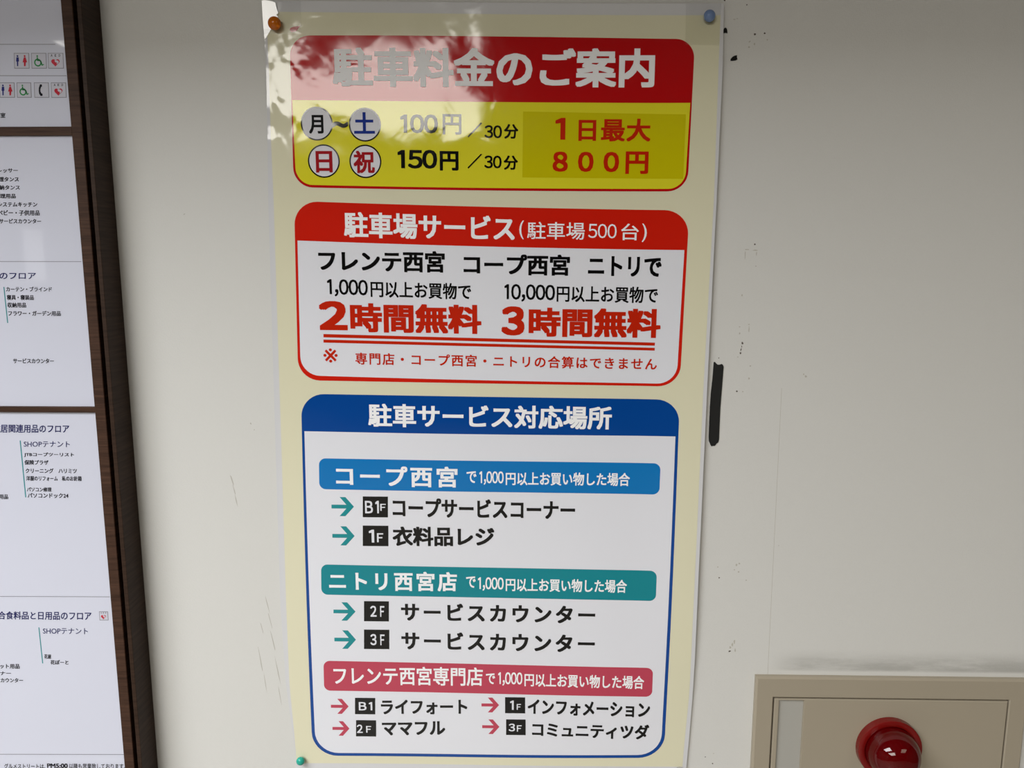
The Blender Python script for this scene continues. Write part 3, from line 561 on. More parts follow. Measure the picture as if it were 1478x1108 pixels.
polygon('tape_glare', ((-0.28986, 1.9177), (-0.28726, 1.91825), (-0.27897, 1.91728), (-0.27525, 1.91584), (-0.27429, 1.91194), (-0.27368, 1.90838), (-0.27231, 1.90517), (-0.27466, 1.90341), (-0.27286, 1.90126), (-0.27529, 1.89771), (-0.27783, 1.89202), (-0.281, 1.88918), (-0.28507, 1.88348), (-0.28911, 1.87848), (-0.28969, 1.89066), (-0.28978, 1.90493)), 'glare', poster, TiltedGlare(), 3)  # glare on the corner tape, laid as a white tilted piece
panel('clear_tape', ((-0.28956, 1.9177), (-0.24755, 1.91778), (-0.24811, 1.88397), (-0.28962, 1.88386)), (0, 0, 0, 0), 'tape', poster, SHEET, 7)
panel('clear_tape', ((0.16798, 1.91301), (0.20518, 1.9111), (0.20431, 1.86846), (0.16857, 1.86984)), (0, 0, 0, 0), 'tape', poster, SHEET, 7)
rebase(poster)

# ---------------------------------------------------------------- push pins
def push_pin(c, r, m, label):
    """ball-headed pin: needle into the wall, collar, round head"""
    x, z = c; d = sheet_relief(x, z)
    t = root('push_pin', (x, -d, z), label, 'push pin', 'push pins on the poster corners')
    c = d + .0012 + r * .82
    bm = lathe([(0, c + r * .85)] + [(r * math.sin(a), c + r * math.cos(a) * .85) for a in [math.pi * k / 18 for k in range(1, 16)]]
               + [(r * .42, d + .0004), (0, d + .0004)], (x, 0, z), 32)
    bm2 = lathe([(0, d + .001), (.0006, d + .001), (.0006, -.008), (0, -.010)], (x, 0, z), 8)
    head = from_bm('head', bm, m, t, True); from_bm('needle', bm2, 'steel', t, True)
    rebase(t); return t
push_pin((-0.27539, 1.89304), 0.007, 'pin_orange', 'amber ball-headed push pin at the upper left corner of the poster')
push_pin((0.19208, 1.89736), 0.0062, 'pin_blue', 'pale blue ball-headed push pin at the upper right corner of the poster')
push_pin((-0.28412, 1.0191), 0.0052, 'pin_teal', 'teal ball-headed push pin at the lower left corner of the poster')
push_pin((0.19049, 1.01326), 0.0052, 'pin_clear', 'clear ball-headed push pin at the lower right corner of the poster')

# ---------------------------------------------------------------- residue and marks on the wall
WALL = OnFlat(0.0)
def slab(name, pts, m, th):
    """a flat piece stuck on the wall, with its own thickness"""
    bm = bmesh.new()
    vs = [bm.verts.new((x, -th, z)) for x, z in pts]
    f = bm.faces.new(vs)
    r = bmesh.ops.extrude_face_region(bm, geom=[f])
    for v in r['geom']:
        if isinstance(v, bmesh.types.BMVert): v.co.y = 0.0
    bmesh.ops.recalc_face_normals(bm, faces=bm.faces)
    return from_bm(name, bm, m)
tag(slab('tape_strip', ((0.21413, 1.52457), (0.21555, 1.52498), (0.21697, 1.52321), (0.21903, 1.5216), (0.2214, 1.52177), (0.22312, 1.52258), (0.22458, 1.52178), (0.22572, 1.51937), (0.22553, 1.51453), (0.22507, 1.50077), (0.22448, 1.48612), (0.22397, 1.47141), (0.22392, 1.45332), (0.22394, 1.43347), (0.22318, 1.43014), (0.22107, 1.42847), (0.21994, 1.42638), (0.21852, 1.42571), (0.21688, 1.42611), (0.21571, 1.42511), (0.21443, 1.42677), (0.21221, 1.43174), (0.21186, 1.43672), (0.21179, 1.45491), (0.2118, 1.47299), (0.21235, 1.48934), (0.21346, 1.50559), (0.21398, 1.51853)), 'tape_black', 0.0008), 'worn black strip of tape on the wall beside the right edge of the poster', 'tape')
tag(slab('tape_residue', ((0.21001, 1.88301), (0.21002, 1.8862), (0.21084, 1.88796), (0.21216, 1.88852), (0.21355, 1.88724), (0.21409, 1.88511), (0.21427, 1.88277), (0.21297, 1.88349), (0.21127, 1.88314)), 'bit_black', 0.0012), 'small black tape bit touching the upper right edge of the poster', 'tape residue')
tag(slab('tape_residue', ((0.219, 1.8546), (0.21921, 1.85661), (0.22078, 1.85846), (0.22312, 1.85973), (0.22564, 1.86015), (0.22558, 1.85815), (0.22629, 1.85585), (0.22445, 1.855), (0.22147, 1.85459)), 'bit_black', 0.0012), 'small black wedge of tape residue on bare wall right of the poster corner', 'tape residue')
def blots(name, spots, m):
    """small flat blots as one piece of the wall's grime; a spot is x, z, half width, half height, tilt"""
    pts, faces = [], []
    for j, (x, z, a, b, t) in enumerate(spots):
        k = len(pts); n = 9
        for i in range(n):
            r = 1 + .22 * math.sin(i * 2.4 + j * 1.7); u = a * r * math.cos(2 * math.pi * i / n); v = b * r * math.sin(2 * math.pi * i / n)
            pts.append((x + u * math.cos(t) - v * math.sin(t), z + u * math.sin(t) + v * math.cos(t)))
        faces.append(tuple(range(k, k + n)))
    o = lay(name, pts, faces, m, bpy.data.objects['wall_front'], WALL, 0.6); o['kind'] = 'stuff'; return o
blots('grime_specks', [(0.24413, 1.88175, 0.0012, 0.00112, 0), (0.25458, 1.88275, 0.00096, 0.00088, 0), (0.21023, 1.9164, 0.00096, 0.0008, 0), (0.23416, 1.91176, 0.00072, 0.00072, 0), (0.25485, 1.65826, 0.00096, 0.00096, 0), (0.24609, 1.5467, 0.00096, 0.0016, 0.3), (0.24485, 1.53911, 0.00064, 0.00176, -0.2), (0.24448, 1.5351, 0.00096, 0.00128, 0.2), (0.24548, 1.54271, 0.0004, 0.0012, 0.2), (0.24227, 1.49068, 0.00112, 0.00096, 0), (0.2199, 1.52941, 0.00064, 0.00064, 0), (0.2313, 1.26315, 0.00088, 0.00088, 0), (0.24784, 1.16877, 0.00144, 0.00104, 0.5), (0.23321, 1.01824, 0.00088, 0.00088, 0), (0.2238, 1.02712, 0.00072, 0.00072, 0)], 'dirt_dark')
blots('faint_scuffs', [(0.23889, 1.87433, 0.00128, 0.00064, 0.7), (0.23841, 1.86864, 0.00096, 0.00096, 0), (0.24423, 1.87181, 0.0008, 0.00128, 0), (0.25782, 1.876, 0.0008, 0.0008, 0), (0.24628, 1.65249, 0.0024, 0.00056, 0), (0.25563, 1.65172, 0.0028, 0.00064, 0), (0.25737, 1.64787, 0.00056, 0.0024, 0), (0.24462, 1.64633, 0.00048, 0.0048, 0), (0.25727, 1.63397, 0.0008, 0.00056, 0), (0.24208, 1.56539, 0.00096, 0.00064, 0), (0.25258, 1.56819, 0.0012, 0.00056, 0), (0.24242, 1.55785, 0.0008, 0.00128, 0), (0.25285, 1.56264, 0.00048, 0.004, 0), (0.24319, 1.60126, 0.0008, 0.00128, 0), (0.25643, 1.52027, 0.00104, 0.00088, 0), (0.25553, 1.50574, 0.00096, 0.00128, 0), (0.24907, 1.4903, 0.0008, 0.00072, 0), (0.24167, 1.53068, 0.0008, 0.00064, 0), (0.25131, 1.27954, 0.00112, 0.0016, 0), (0.25454, 1.28132, 0.00096, 0.00112, 0), (0.25419, 1.27082, 0.00096, 0.00112, 0), (0.2491, 1.2734, 0.0008, 0.0008, 0), (0.22908, 1.27671, 0.0008, 0.0008, 0), (0.26378, 1.26038, 0.0008, 0.0008, 0), (0.25083, 1.1774, 0.00104, 0.0024, 0), (0.2532, 1.18104, 0.00096, 0.0028, 0), (0.24847, 1.17376, 0.00112, 0.0016, 0), (0.25452, 1.17021, 0.0008, 0.0024, 0), (0.23396, 1.03201, 0.00104, 0.00048, 0), (0.30041, 1.30432, 0.00056, 0.00056, 0), (0.29471, 1.31895, 0.00048, 0.00048, 0), (0.32055, 1.50839, 0.00112, 0.00144, 0.6), (0.31803, 1.51081, 0.00072, 0.00112, 0), (0.22146, 1.89708, 0.00144, 0.0004, 0), (0.22441, 1.89777, 0.00096, 0.0004, 0)], 'dirt')
polygon('wallpaper_seam', ((0.29351, 1.49453), (0.29391, 1.49453), (0.29593, 1.13523), (0.29551, 1.13522)), 'dirt', bpy.data.objects['wall_front'], WALL, 0.5)
blots('scuff_marks', [(-0.3539, 1.38029, 0.00072, 0.0072, 0.25), (-0.35205, 1.36829, 0.00048, 0.0064, 0.2), (-0.35024, 1.35538, 0.00056, 0.0072, 0.16), (-0.32773, 1.44981, 0.0008, 0.00128, 0.4), (-0.32398, 1.44229, 0.00064, 0.00064, 0), (-0.39143, 1.69211, 0.00112, 0.00048, 0.5), (-0.31885, 1.22342, 0.00048, 0.0112, 0.2), (-0.31641, 1.20266, 0.0004, 0.0112, 0.2), (-0.31426, 1.17538, 0.00048, 0.0144, 0.18), (-0.31004, 1.13586, 0.00048, 0.0176, 0.15), (-0.30893, 1.1033, 0.0004, 0.0128, 0.12), (-0.32723, 1.19256, 0.0004, 0.008, 0.2), (-0.33105, 1.15039, 0.00048, 0.0176, 0.12), (-0.32647, 1.11987, 0.0004, 0.0128, 0.1)], 'scuff')

# ---------------------------------------------------------------- the fire alarm cabinet
X0, X1, ZT, ZB = 0.27995, 0.60914, 1.13904, 0.70904
DX0, DX1, DZ = 0.30186, 0.58725, 1.11253
SX0, SX1, SZ = 0.30921, 0.33970, 1.10905
al = root('alarm_cabinet', ((X0 + X1) / 2, 0, ZB), 'beige steel fire alarm cabinet with red indicator lamp set in the wall', 'alarm cabinet')
def ring_frame(name, x0, x1, z0, z1, wd_l, wd_r, wd_t, wd_b, d0, d1, bev, m, parent):
    bm = bmesh.new()
    def loop(i, d): 
        a, b, c, e = x0 + i[0], x1 - i[1], z0 + i[3], z1 - i[2]
        return [bm.verts.new(p) for p in ((a, -d, c), (b, -d, c), (b, -d, e), (a, -d, e))]
    L = [loop((0, 0, 0, 0), d0), loop((0, 0, 0, 0), d1 - bev), loop((bev, bev, bev, bev), d1),
         loop((wd_l - bev / 2, wd_r - bev / 2, wd_t - bev / 2, wd_b - bev / 2), d1), loop((wd_l, wd_r, wd_t, wd_b), d1 - bev / 2), loop((wd_l, wd_r, wd_t, wd_b), d0)]
    for a, b in zip(L, L[1:]):
        for i in range(4): bm.faces.new((a[i], a[(i + 1) % 4], b[(i + 1) % 4], b[i]))
    bmesh.ops.recalc_face_normals(bm, faces=bm.faces)
    return from_bm(name, bm, m, parent)
ring_frame('frame', X0, X1, ZB, ZT, DX0 - X0, X1 - DX1, ZT - DZ, 0.02, 0.0, 0.007, 0.0022, 'enamel', al)
box('back_plate', DX0, DX1, -0.001, 0.0, ZB + 0.02, DZ, 'enamel_gap', al)
door = ring_frame('door', DX0 + 0.0018, DX1 - 0.0018, ZB + 0.022, DZ - 0.0018, SX0 - DX0 - 0.0018, DX1 - SX1 - 0.0018, DZ - SZ - 0.0018, 0.03, 0.001, 0.0068, 0.0008, 'enamel', al)
box('grip_recess', SX0, SX1, -0.0035, -0.001, ZB + 0.05, SZ, 'strip', door)
lx, lz = 0.44419, 1.0502
lamp = from_bm('indicator_lamp', lathe([(0, .0068), (.0385, .0068), (.0385, .0150), (.0385, .0152), (.0380, .0161), (.0372, .0164), (.0322, .0164), (.0314, .0160), (.0312, .0140), (0, .0140)], (lx, 0, lz), 64), 'lamp_ring', al, True)
R, D0, DH = .0308, .0150, .0290
from_bm('lens', lathe([(R, D0)] + [(R * math.cos(a) ** .8, D0 + .006 + DH * math.sin(a)) for a in [math.pi / 2 * k / 18 for k in range(0, 18)]] + [(0, D0 + .006 + DH)], (lx, 0, lz), 64), 'lens', lamp, True)
from_bm('reflector', lathe([(0, .034), (.006, .033), (.009, .028), (.010, .018), (.027, .0165), (.027, .0145), (0, .0145)], (lx, 0, lz), 32), 'reflector', lamp, True)
rebase(al)


# ---------------------------------------------------------------- the floor directory board
XO, XI, XB, XP, XL = -0.46998, -0.47496, -0.48352, -0.49528, -1.25
ZTOP, ZBOT = 1.9897, 0.9486
GD, BD, FD = 0.026, 0.03, 0.037
bd = root('directory_board', (-0.9, 0, ZBOT), 'wall mounted floor directory board of white panes in a dark wood frame', 'directory board')
box('frame_stile', XI, XO, -FD, 0.0, ZBOT, ZTOP, 'wood', bd, 0.0006)
box('frame_stile', XL, XL + (XO - XI), -FD, 0.0, ZBOT, ZTOP, 'wood', bd, 0.0006)
box('frame_rail', XL + 0.004, XI, -FD, 0.0, ZTOP - 0.006, ZTOP, 'wood', bd, 0.0006)
box('frame_rail', XL + 0.004, XI, -FD, 0.0, ZBOT, ZBOT + 0.006, 'wood', bd, 0.0006)
box('groove', XL + 0.006, XI, -0.012, -0.001, ZBOT + 0.006, ZTOP - 0.006, 'groove', bd)
box('bead', XP - 0.0006, XB, -BD, -0.012, ZBOT + 0.012, ZTOP - 0.012, 'wood_bead', bd, 0.001)
box('bead', XL + 0.012, XL + 0.024, -BD, -0.012, ZBOT + 0.012, ZTOP - 0.012, 'wood_bead', bd, 0.001)
ZS = (ZTOP - 0.012, 1.78306, 1.77388, 1.47440, 1.46777, ZBOT + 0.012)
for k in (1, 3): box('crossbar', XL + 0.024, XP - 0.0002, -BD + 0.0004, -0.012, ZS[k + 1], ZS[k], 'wood_bead', bd, 0.0006)
panes = [box('pane', XL + 0.024, XP, -GD, -0.012, ZS[k + 1], ZS[k], 'board', bd) for k in (0, 2, 4)]
top_pane, mid_pane, low_pane = panes
GLASS = OnFlat(GD)

polygon('rule', ((-0.68118, 1.86958), (-0.50752, 1.86863), (-0.50757, 1.86799), (-0.68126, 1.86894)), 'b_rule', top_pane, GLASS, 1)
polygon('rule', ((-0.68513, 1.83764), (-0.49834, 1.83655), (-0.49839, 1.83591), (-0.68521, 1.83699)), 'b_rule', top_pane, GLASS, 1)
polygon('rule', ((-0.74931, 1.63919), (-0.49906, 1.63895), (-0.49912, 1.63826), (-0.7494, 1.6385)), 'b_rule', mid_pane, GLASS, 1)
polygon('rule', ((-0.8439, 1.24146), (-0.49866, 1.24363), (-0.49872, 1.24285), (-0.84401, 1.24066)), 'b_rule', low_pane, GLASS, 1)
polygon('rule', ((-0.87266, 1.03305), (-0.49739, 1.03784), (-0.49746, 1.037), (-0.87278, 1.0322)), 'b_rule', low_pane, GLASS, 1)
tile = polygon('icon_tile', ((-0.55358, 1.85975), (-0.53698, 1.85966), (-0.53792, 1.84374), (-0.55456, 1.84382)), 'b_rule', top_pane, GLASS, 1)
polygon('icon_tile', ((-0.55297, 1.85911), (-0.53772, 1.85903), (-0.53854, 1.84438), (-0.55382, 1.84445)), 'b_tile', top_pane, GLASS, 2)
disc('pictogram', (-0.54975, 1.85655), 0.000968, 0.000968, 'b_man', top_pane, GLASS, 3, 0, 16)
polygon('pictogram', ((-0.55104, 1.85528), (-0.54854, 1.85527), (-0.54863, 1.85097), (-0.54947, 1.85098), (-0.54994, 1.84619), (-0.55127, 1.8462), (-0.55096, 1.85098), (-0.55179, 1.85099)), 'b_man', top_pane, GLASS, 3)
disc('pictogram', (-0.54194, 1.85651), 0.000968, 0.000968, 'b_red', top_pane, GLASS, 3, 0, 16)
polygon('pictogram', ((-0.54289, 1.85524), (-0.54107, 1.85523), (-0.5399, 1.85013), (-0.54123, 1.85014), (-0.54195, 1.84615), (-0.54361, 1.84616), (-0.54339, 1.85015), (-0.54472, 1.85015)), 'b_red', top_pane, GLASS, 3)
tile = polygon('icon_tile', ((-0.53472, 1.85965), (-0.51814, 1.85956), (-0.51901, 1.84365), (-0.53565, 1.84373)), 'b_rule', top_pane, GLASS, 1)
polygon('icon_tile', ((-0.5341, 1.85901), (-0.51888, 1.85893), (-0.51964, 1.84429), (-0.53491, 1.84436)), 'b_tile', top_pane, GLASS, 2)
disc('pictogram', (-0.52822, 1.85644), 0.00088, 0.00088, 'b_green', top_pane, GLASS, 3, 0, 16)
disc('pictogram', (-0.52819, 1.84975), 0.004048, 0.004048, 'b_green', top_pane, GLASS, 3, 0.0014, 16)
polygon('pictogram', ((-0.52899, 1.85533), (-0.52766, 1.85532), (-0.5276, 1.85246), (-0.52481, 1.85213), (-0.5249, 1.85117), (-0.52887, 1.85135)), 'b_green', top_pane, GLASS, 3)
polygon('pictogram', ((-0.52552, 1.85165), (-0.52436, 1.85165), (-0.52322, 1.84782), (-0.52183, 1.84845), (-0.52159, 1.84749), (-0.52419, 1.84638)), 'b_green', top_pane, GLASS, 3)
tile = polygon('icon_tile', ((-0.51663, 1.85956), (-0.49969, 1.85947), (-0.50051, 1.84356), (-0.5175, 1.84364)), 'b_rule', top_pane, GLASS, 1)
polygon('icon_tile', ((-0.51601, 1.85892), (-0.50042, 1.85884), (-0.50113, 1.8442), (-0.51676, 1.84427)), 'b_tile', top_pane, GLASS, 2)
polygon('pictogram', ((-0.5089, 1.85133), (-0.50872, 1.85182), (-0.50783, 1.85278), (-0.50629, 1.85318), (-0.50483, 1.85249), (-0.50431, 1.85103), (-0.5051, 1.84944), (-0.50676, 1.84802), (-0.50838, 1.84676), (-0.50927, 1.84577), (-0.50945, 1.84537), (-0.50955, 1.84577), (-0.51026, 1.84677), (-0.51165, 1.84804), (-0.51305, 1.84948), (-0.51355, 1.85108), (-0.51277, 1.85253), (-0.51118, 1.85321), (-0.50971, 1.85279), (-0.50899, 1.85183)), 'b_red', top_pane, GLASS, 3)
polygon('pictogram', ((-0.5099, 1.85157), (-0.50781, 1.8522), (-0.50549, 1.85155), (-0.50532, 1.84964), (-0.50787, 1.84774), (-0.50736, 1.84965), (-0.50903, 1.84998)), 'b_tile', top_pane, GLASS, 4)
lettering('A', ((-0.51336, 1.85827), (-0.51149, 1.85826), (-0.51172, 1.85573), (-0.51359, 1.85573)), 'b_ink', top_pane, GLASS, 1.5, 0.03)
lettering('E', ((-0.50912, 1.85825), (-0.50726, 1.85824), (-0.50749, 1.85571), (-0.50935, 1.85571)), 'b_ink', top_pane, GLASS, 1.5, 0.03)
lettering('D', ((-0.50488, 1.85822), (-0.50302, 1.85821), (-0.50325, 1.85568), (-0.50511, 1.85568)), 'b_ink', top_pane, GLASS, 1.5, 0.03)
tile = polygon('icon_tile', ((-0.57254, 1.82965), (-0.55583, 1.82958), (-0.55679, 1.81383), (-0.57354, 1.8139)), 'b_rule', top_pane, GLASS, 1)
polygon('icon_tile', ((-0.57192, 1.82901), (-0.55658, 1.82894), (-0.55741, 1.81448), (-0.57279, 1.81454)), 'b_tile', top_pane, GLASS, 2)
disc('pictogram', (-0.56868, 1.82649), 0.000968, 0.000968, 'b_man', top_pane, GLASS, 3, 0, 16)
polygon('pictogram', ((-0.56998, 1.82524), (-0.56747, 1.82523), (-0.56757, 1.82098), (-0.5684, 1.82098), (-0.56889, 1.81625), (-0.57023, 1.81625), (-0.56991, 1.82099), (-0.57075, 1.82099)), 'b_man', top_pane, GLASS, 3)
disc('pictogram', (-0.56082, 1.82646), 0.000968, 0.000968, 'b_red', top_pane, GLASS, 3, 0, 16)
polygon('pictogram', ((-0.56178, 1.8252), (-0.55995, 1.82519), (-0.55878, 1.82015), (-0.56012, 1.82015), (-0.56085, 1.81621), (-0.56252, 1.81622), (-0.56229, 1.82016), (-0.56363, 1.82017)), 'b_red', top_pane, GLASS, 3)
tile = polygon('icon_tile', ((-0.55355, 1.82957), (-0.53762, 1.8295), (-0.53853, 1.81375), (-0.55451, 1.81382)), 'b_rule', top_pane, GLASS, 1)
polygon('icon_tile', ((-0.55293, 1.82892), (-0.53837, 1.82886), (-0.53915, 1.8144), (-0.55376, 1.81446)), 'b_tile', top_pane, GLASS, 2)
disc('pictogram', (-0.54733, 1.8264), 0.00084, 0.00084, 'b_green', top_pane, GLASS, 3, 0, 16)
disc('pictogram', (-0.54734, 1.81979), 0.003864, 0.003864, 'b_green', top_pane, GLASS, 3, 0.0014, 16)
polygon('pictogram', ((-0.54807, 1.8253), (-0.5468, 1.82529), (-0.54675, 1.82246), (-0.54407, 1.82213), (-0.54417, 1.82119), (-0.54798, 1.82136)), 'b_green', top_pane, GLASS, 3)
polygon('pictogram', ((-0.54476, 1.82167), (-0.54364, 1.82166), (-0.54257, 1.81787), (-0.54123, 1.8185), (-0.54101, 1.81755), (-0.54351, 1.81646)), 'b_green', top_pane, GLASS, 3)
tile = polygon('icon_tile', ((-0.53459, 1.82948), (-0.51829, 1.82941), (-0.51914, 1.81367), (-0.53548, 1.81374)), 'b_rule', top_pane, GLASS, 1)
polygon('icon_tile', ((-0.53397, 1.82884), (-0.51903, 1.82877), (-0.51976, 1.81432), (-0.53474, 1.81438)), 'b_tile', top_pane, GLASS, 2)
polygon('pictogram', ((-0.52792, 1.82757), (-0.52583, 1.82725), (-0.52586, 1.8252), (-0.52687, 1.82489), (-0.52792, 1.82238), (-0.52811, 1.82033), (-0.52718, 1.81812), (-0.52621, 1.81796), (-0.52609, 1.81575), (-0.52826, 1.81529), (-0.52982, 1.81782), (-0.53003, 1.82081), (-0.52956, 1.82396)), 'b_ink', top_pane, GLASS, 3)
tile = polygon('icon_tile', ((-0.51602, 1.8294), (-0.49936, 1.82933), (-0.50015, 1.8136), (-0.51686, 1.81366)), 'b_rule', top_pane, GLASS, 1)
polygon('icon_tile', ((-0.5154, 1.82876), (-0.5001, 1.82869), (-0.50078, 1.81424), (-0.51612, 1.81431)), 'b_tile', top_pane, GLASS, 2)
polygon('pictogram', ((-0.50842, 1.82127), (-0.50824, 1.82176), (-0.50737, 1.82271), (-0.50585, 1.82311), (-0.50441, 1.82242), (-0.50391, 1.82099), (-0.50468, 1.81941), (-0.50631, 1.818), (-0.50791, 1.81675), (-0.50878, 1.81577), (-0.50895, 1.81538), (-0.50905, 1.81577), (-0.50975, 1.81676), (-0.51112, 1.81802), (-0.51249, 1.81944), (-0.51298, 1.82102), (-0.51222, 1.82246), (-0.51065, 1.82313), (-0.50921, 1.82272), (-0.50851, 1.82176)), 'b_red', top_pane, GLASS, 3)
polygon('pictogram', ((-0.5094, 1.82151), (-0.50734, 1.82213), (-0.50506, 1.82149), (-0.5049, 1.8196), (-0.5074, 1.81773), (-0.5069, 1.81961), (-0.50854, 1.81994)), 'b_tile', top_pane, GLASS, 4)
lettering('A', ((-0.5128, 1.82813), (-0.51097, 1.82812), (-0.5112, 1.82562), (-0.51303, 1.82562)), 'b_ink', top_pane, GLASS, 1.5, 0.03)
lettering('E', ((-0.50863, 1.82811), (-0.5068, 1.8281), (-0.50703, 1.8256), (-0.50886, 1.8256)), 'b_ink', top_pane, GLASS, 1.5, 0.03)
lettering('D', ((-0.50447, 1.82809), (-0.50264, 1.82808), (-0.50286, 1.82558), (-0.50469, 1.82558)), 'b_ink', top_pane, GLASS, 1.5, 0.03)
lettering('喫茶室', ((-0.5857, 1.79827), (-0.56889, 1.79821), (-0.56946, 1.79284), (-0.58627, 1.79284)), 'b_ink', top_pane, GLASS, 1.5, 0.024)
lettering('ドレッサー', ((-0.58871, 1.73983), (-0.56093, 1.73954), (-0.56143, 1.73502), (-0.58921, 1.73502)), 'b_ink', mid_pane, GLASS, 1.5, 0.024)
lettering('整理タンス', ((-0.58888, 1.73077), (-0.56067, 1.73049), (-0.56121, 1.72558), (-0.58942, 1.72558)), 'b_ink', mid_pane, GLASS, 1.5, 0.024)
lettering('収納タンス', ((-0.58903, 1.72186), (-0.56038, 1.72159), (-0.56092, 1.71665), (-0.58957, 1.71665)), 'b_ink', mid_pane, GLASS, 1.5, 0.024)
lettering('調理用品', ((-0.58919, 1.71278), (-0.56593, 1.71252), (-0.56647, 1.70756), (-0.58973, 1.70756)), 'b_ink', mid_pane, GLASS, 1.5, 0.024)
lettering('システムキッチン', ((-0.58703, 1.70359), (-0.54277, 1.70331), (-0.54331, 1.69835), (-0.58757, 1.69835)), 'b_ink', mid_pane, GLASS, 1.5, 0.024)
lettering('ベビー・子供用品', ((-0.58792, 1.69497), (-0.54086, 1.6947), (-0.54148, 1.68897), (-0.58854, 1.68897)), 'b_ink', mid_pane, GLASS, 1.5, 0.024)
lettering('サービスカウンター', ((-0.58732, 1.68558), (-0.54019, 1.68531), (-0.54074, 1.6803), (-0.58787, 1.6803)), 'b_ink', mid_pane, GLASS, 1.5, 0.024)
lettering('住まいのフロア', ((-0.62566, 1.62736), (-0.55158, 1.62702), (-0.5525, 1.61888), (-0.62658, 1.61888)), 'b_navy', mid_pane, GLASS, 1.5, 0.016)
polygon('rule', ((-0.59029, 1.61042), (-0.58919, 1.61042), (-0.58892, 1.56992), (-0.59003, 1.56992)), 'b_teal', mid_pane, GLASS, 1)
lettering('カーテン・ブラインド', ((-0.58709, 1.61081), (-0.53499, 1.61062), (-0.53554, 1.60539), (-0.58764, 1.60539)), 'b_ink', mid_pane, GLASS, 1.5, 0.024)
lettering('寝具・寝装品', ((-0.58722, 1.60171), (-0.55638, 1.60151), (-0.55697, 1.59588), (-0.58781, 1.59588)), 'b_ink', mid_pane, GLASS, 1.5, 0.024)
lettering('収納用品', ((-0.58729, 1.59316), (-0.56591, 1.59296), (-0.5665, 1.58732), (-0.58788, 1.58732)), 'b_ink', mid_pane, GLASS, 1.5, 0.024)
lettering('フラワー・ガーデン用品', ((-0.58744, 1.58381), (-0.52717, 1.58367), (-0.52776, 1.57795), (-0.58803, 1.57795)), 'b_ink', mid_pane, GLASS, 1.5, 0.024)
lettering('サービスカウンター', ((-0.58729, 1.52964), (-0.54004, 1.52954), (-0.54059, 1.52406), (-0.58784, 1.52406)), 'b_ink', mid_pane, GLASS, 1.5, 0.024)
lettering('住居関連用品のフロア', ((-0.61853, 1.45291), (-0.52922, 1.45294), (-0.53024, 1.44308), (-0.61955, 1.44308)), 'b_navy', low_pane, GLASS, 1.5, 0.018)
polygon('rule', ((-0.58911, 1.4338), (-0.58788, 1.4338), (-0.58799, 1.3656), (-0.58923, 1.36559)), 'b_teal', low_pane, GLASS, 1)
lettering('SHOPテナント', ((-0.58428, 1.43321), (-0.53016, 1.43309), (-0.53084, 1.4262), (-0.58496, 1.4262)), 'b_navy', low_pane, GLASS, 1.5, 0.006)
lettering('JTBコープツーリスト', ((-0.58519, 1.4196), (-0.52645, 1.41969), (-0.52698, 1.41422), (-0.58572, 1.41422)), 'b_ink', low_pane, GLASS, 1.5, 0.024)
lettering('保険プラザ', ((-0.58565, 1.4107), (-0.55745, 1.41062), (-0.55802, 1.40489), (-0.58622, 1.40489)), 'b_ink', low_pane, GLASS, 1.5, 0.024)
lettering('クリーニング\u3000ハリミツ', ((-0.5854, 1.40075), (-0.52483, 1.40087), (-0.52539, 1.39492), (-0.58596, 1.39492)), 'b_ink', low_pane, GLASS, 1.5, 0.024)
lettering('洋服のリフォーム\u3000私のお針箱', ((-0.58547, 1.39158), (-0.51989, 1.39176), (-0.52045, 1.38574), (-0.58603, 1.38574)), 'b_ink', low_pane, GLASS, 1.5, 0.024)
lettering('パソコン修理', ((-0.58596, 1.378), (-0.55678, 1.37794), (-0.55731, 1.37254), (-0.58649, 1.37254)), 'b_ink', low_pane, GLASS, 1.5, 0.024)
lettering('パソコンドック24', ((-0.58583, 1.37082), (-0.53729, 1.37091), (-0.53786, 1.36494), (-0.5864, 1.36494)), 'b_ink', low_pane, GLASS, 1.5, 0.024)
lettering('日用品', ((-0.62476, 1.36912), (-0.60909, 1.36898), (-0.6097, 1.36323), (-0.62537, 1.36323)), 'b_ink', low_pane, GLASS, 1.5, 0.024)
lettering('総合食料品と日用品のフロア', ((-0.64575, 1.22347), (-0.52249, 1.22434), (-0.52356, 1.21328), (-0.64682, 1.21328)), 'b_navy', low_pane, GLASS, 1.5, 0.018)
tile = polygon('icon_tile', ((-0.51321, 1.22466), (-0.50227, 1.22477), (-0.50252, 1.2133), (-0.51348, 1.21319)), 'b_rule', low_pane, GLASS, 1)
polygon('icon_tile', ((-0.51252, 1.22387), (-0.50309, 1.22397), (-0.50321, 1.21409), (-0.51265, 1.21399)), 'b_tile', low_pane, GLASS, 2)
polygon('pictogram', ((-0.50822, 1.21881), (-0.5081, 1.21917), (-0.50753, 1.21987), (-0.50653, 1.22017), (-0.50559, 1.21969), (-0.50526, 1.21865), (-0.50577, 1.21749), (-0.50684, 1.21645), (-0.50788, 1.21552), (-0.50846, 1.2148), (-0.50857, 1.21451), (-0.50863, 1.2148), (-0.50909, 1.21551), (-0.50999, 1.21641), (-0.51089, 1.21744), (-0.51121, 1.21858), (-0.51071, 1.21964), (-0.50969, 1.22014), (-0.50874, 1.21986), (-0.50828, 1.21917)), 'b_red', low_pane, GLASS, 3)
polygon('pictogram', ((-0.50886, 1.21898), (-0.50751, 1.21945), (-0.50602, 1.21901), (-0.50591, 1.21763), (-0.50755, 1.21624), (-0.50722, 1.21762), (-0.5083, 1.21783)), 'b_tile', low_pane, GLASS, 4)
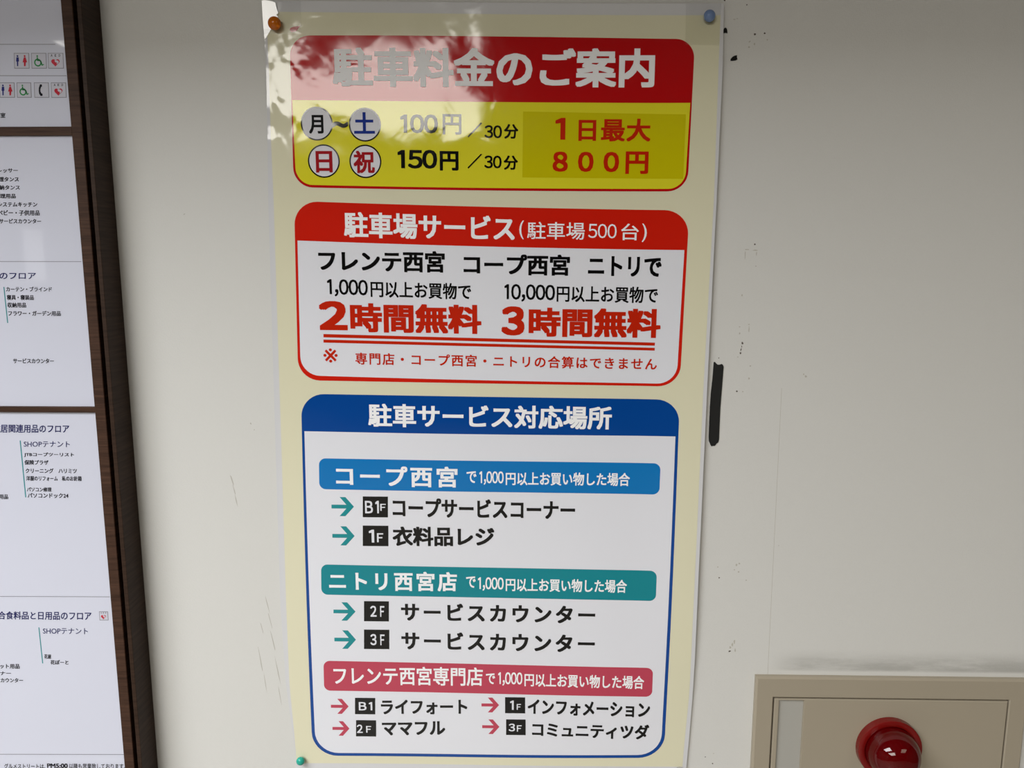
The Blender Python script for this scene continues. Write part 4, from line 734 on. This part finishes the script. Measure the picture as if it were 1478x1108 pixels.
lettering('A', ((-0.51109, 1.22376), (-0.50989, 1.22378), (-0.51005, 1.22193), (-0.51125, 1.22193)), 'b_ink', low_pane, GLASS, 1.5, 0.03)
lettering('E', ((-0.50836, 1.22379), (-0.50716, 1.22381), (-0.50731, 1.22196), (-0.50851, 1.22196)), 'b_ink', low_pane, GLASS, 1.5, 0.03)
lettering('D', ((-0.50562, 1.22382), (-0.50442, 1.22384), (-0.50457, 1.22199), (-0.50577, 1.22199)), 'b_ink', low_pane, GLASS, 1.5, 0.03)
polygon('rule', ((-0.58891, 1.20349), (-0.58772, 1.20351), (-0.58743, 1.15697), (-0.58862, 1.15696)), 'b_teal', low_pane, GLASS, 1)
lettering('SHOPテナント', ((-0.58347, 1.20289), (-0.52849, 1.20306), (-0.52919, 1.19532), (-0.58417, 1.19532)), 'b_navy', low_pane, GLASS, 1.5, 0.006)
lettering('花屋', ((-0.58495, 1.16893), (-0.57644, 1.16885), (-0.57698, 1.16308), (-0.58549, 1.16308)), 'b_ink', low_pane, GLASS, 1.5, 0.024)
lettering('花ぽーと', ((-0.57797, 1.16155), (-0.55582, 1.16164), (-0.55636, 1.15569), (-0.57851, 1.15569)), 'b_ink', low_pane, GLASS, 1.5, 0.024)
lettering('ペット用品', ((-0.64771, 1.15556), (-0.61649, 1.15576), (-0.6171, 1.14967), (-0.64832, 1.14967)), 'b_ink', low_pane, GLASS, 1.5, 0.024)
lettering('コーナー', ((-0.65559, 1.14573), (-0.62816, 1.14589), (-0.62863, 1.14119), (-0.65606, 1.14119)), 'b_ink', low_pane, GLASS, 1.5, 0.024)
lettering('サービスカウンター', ((-0.66509, 1.13699), (-0.614, 1.13746), (-0.61458, 1.13152), (-0.66567, 1.13152)), 'b_ink', low_pane, GLASS, 1.5, 0.024)
lettering('グルメストリートは、', ((-0.64922, 1.02287), (-0.59679, 1.0235), (-0.59747, 1.01625), (-0.6499, 1.01625)), 'b_ink', low_pane, GLASS, 1.5, 0.014)
lettering('PM5:00', ((-0.59501, 1.02395), (-0.56885, 1.02426), (-0.56942, 1.01781), (-0.59558, 1.01781)), 'b_ink', low_pane, GLASS, 1.5, 0.04)
lettering('以降も営業致しております。', ((-0.5671, 1.02438), (-0.49663, 1.0253), (-0.49725, 1.01731), (-0.56772, 1.01731)), 'b_ink', low_pane, GLASS, 1.5, 0.014)
rebase(bd)
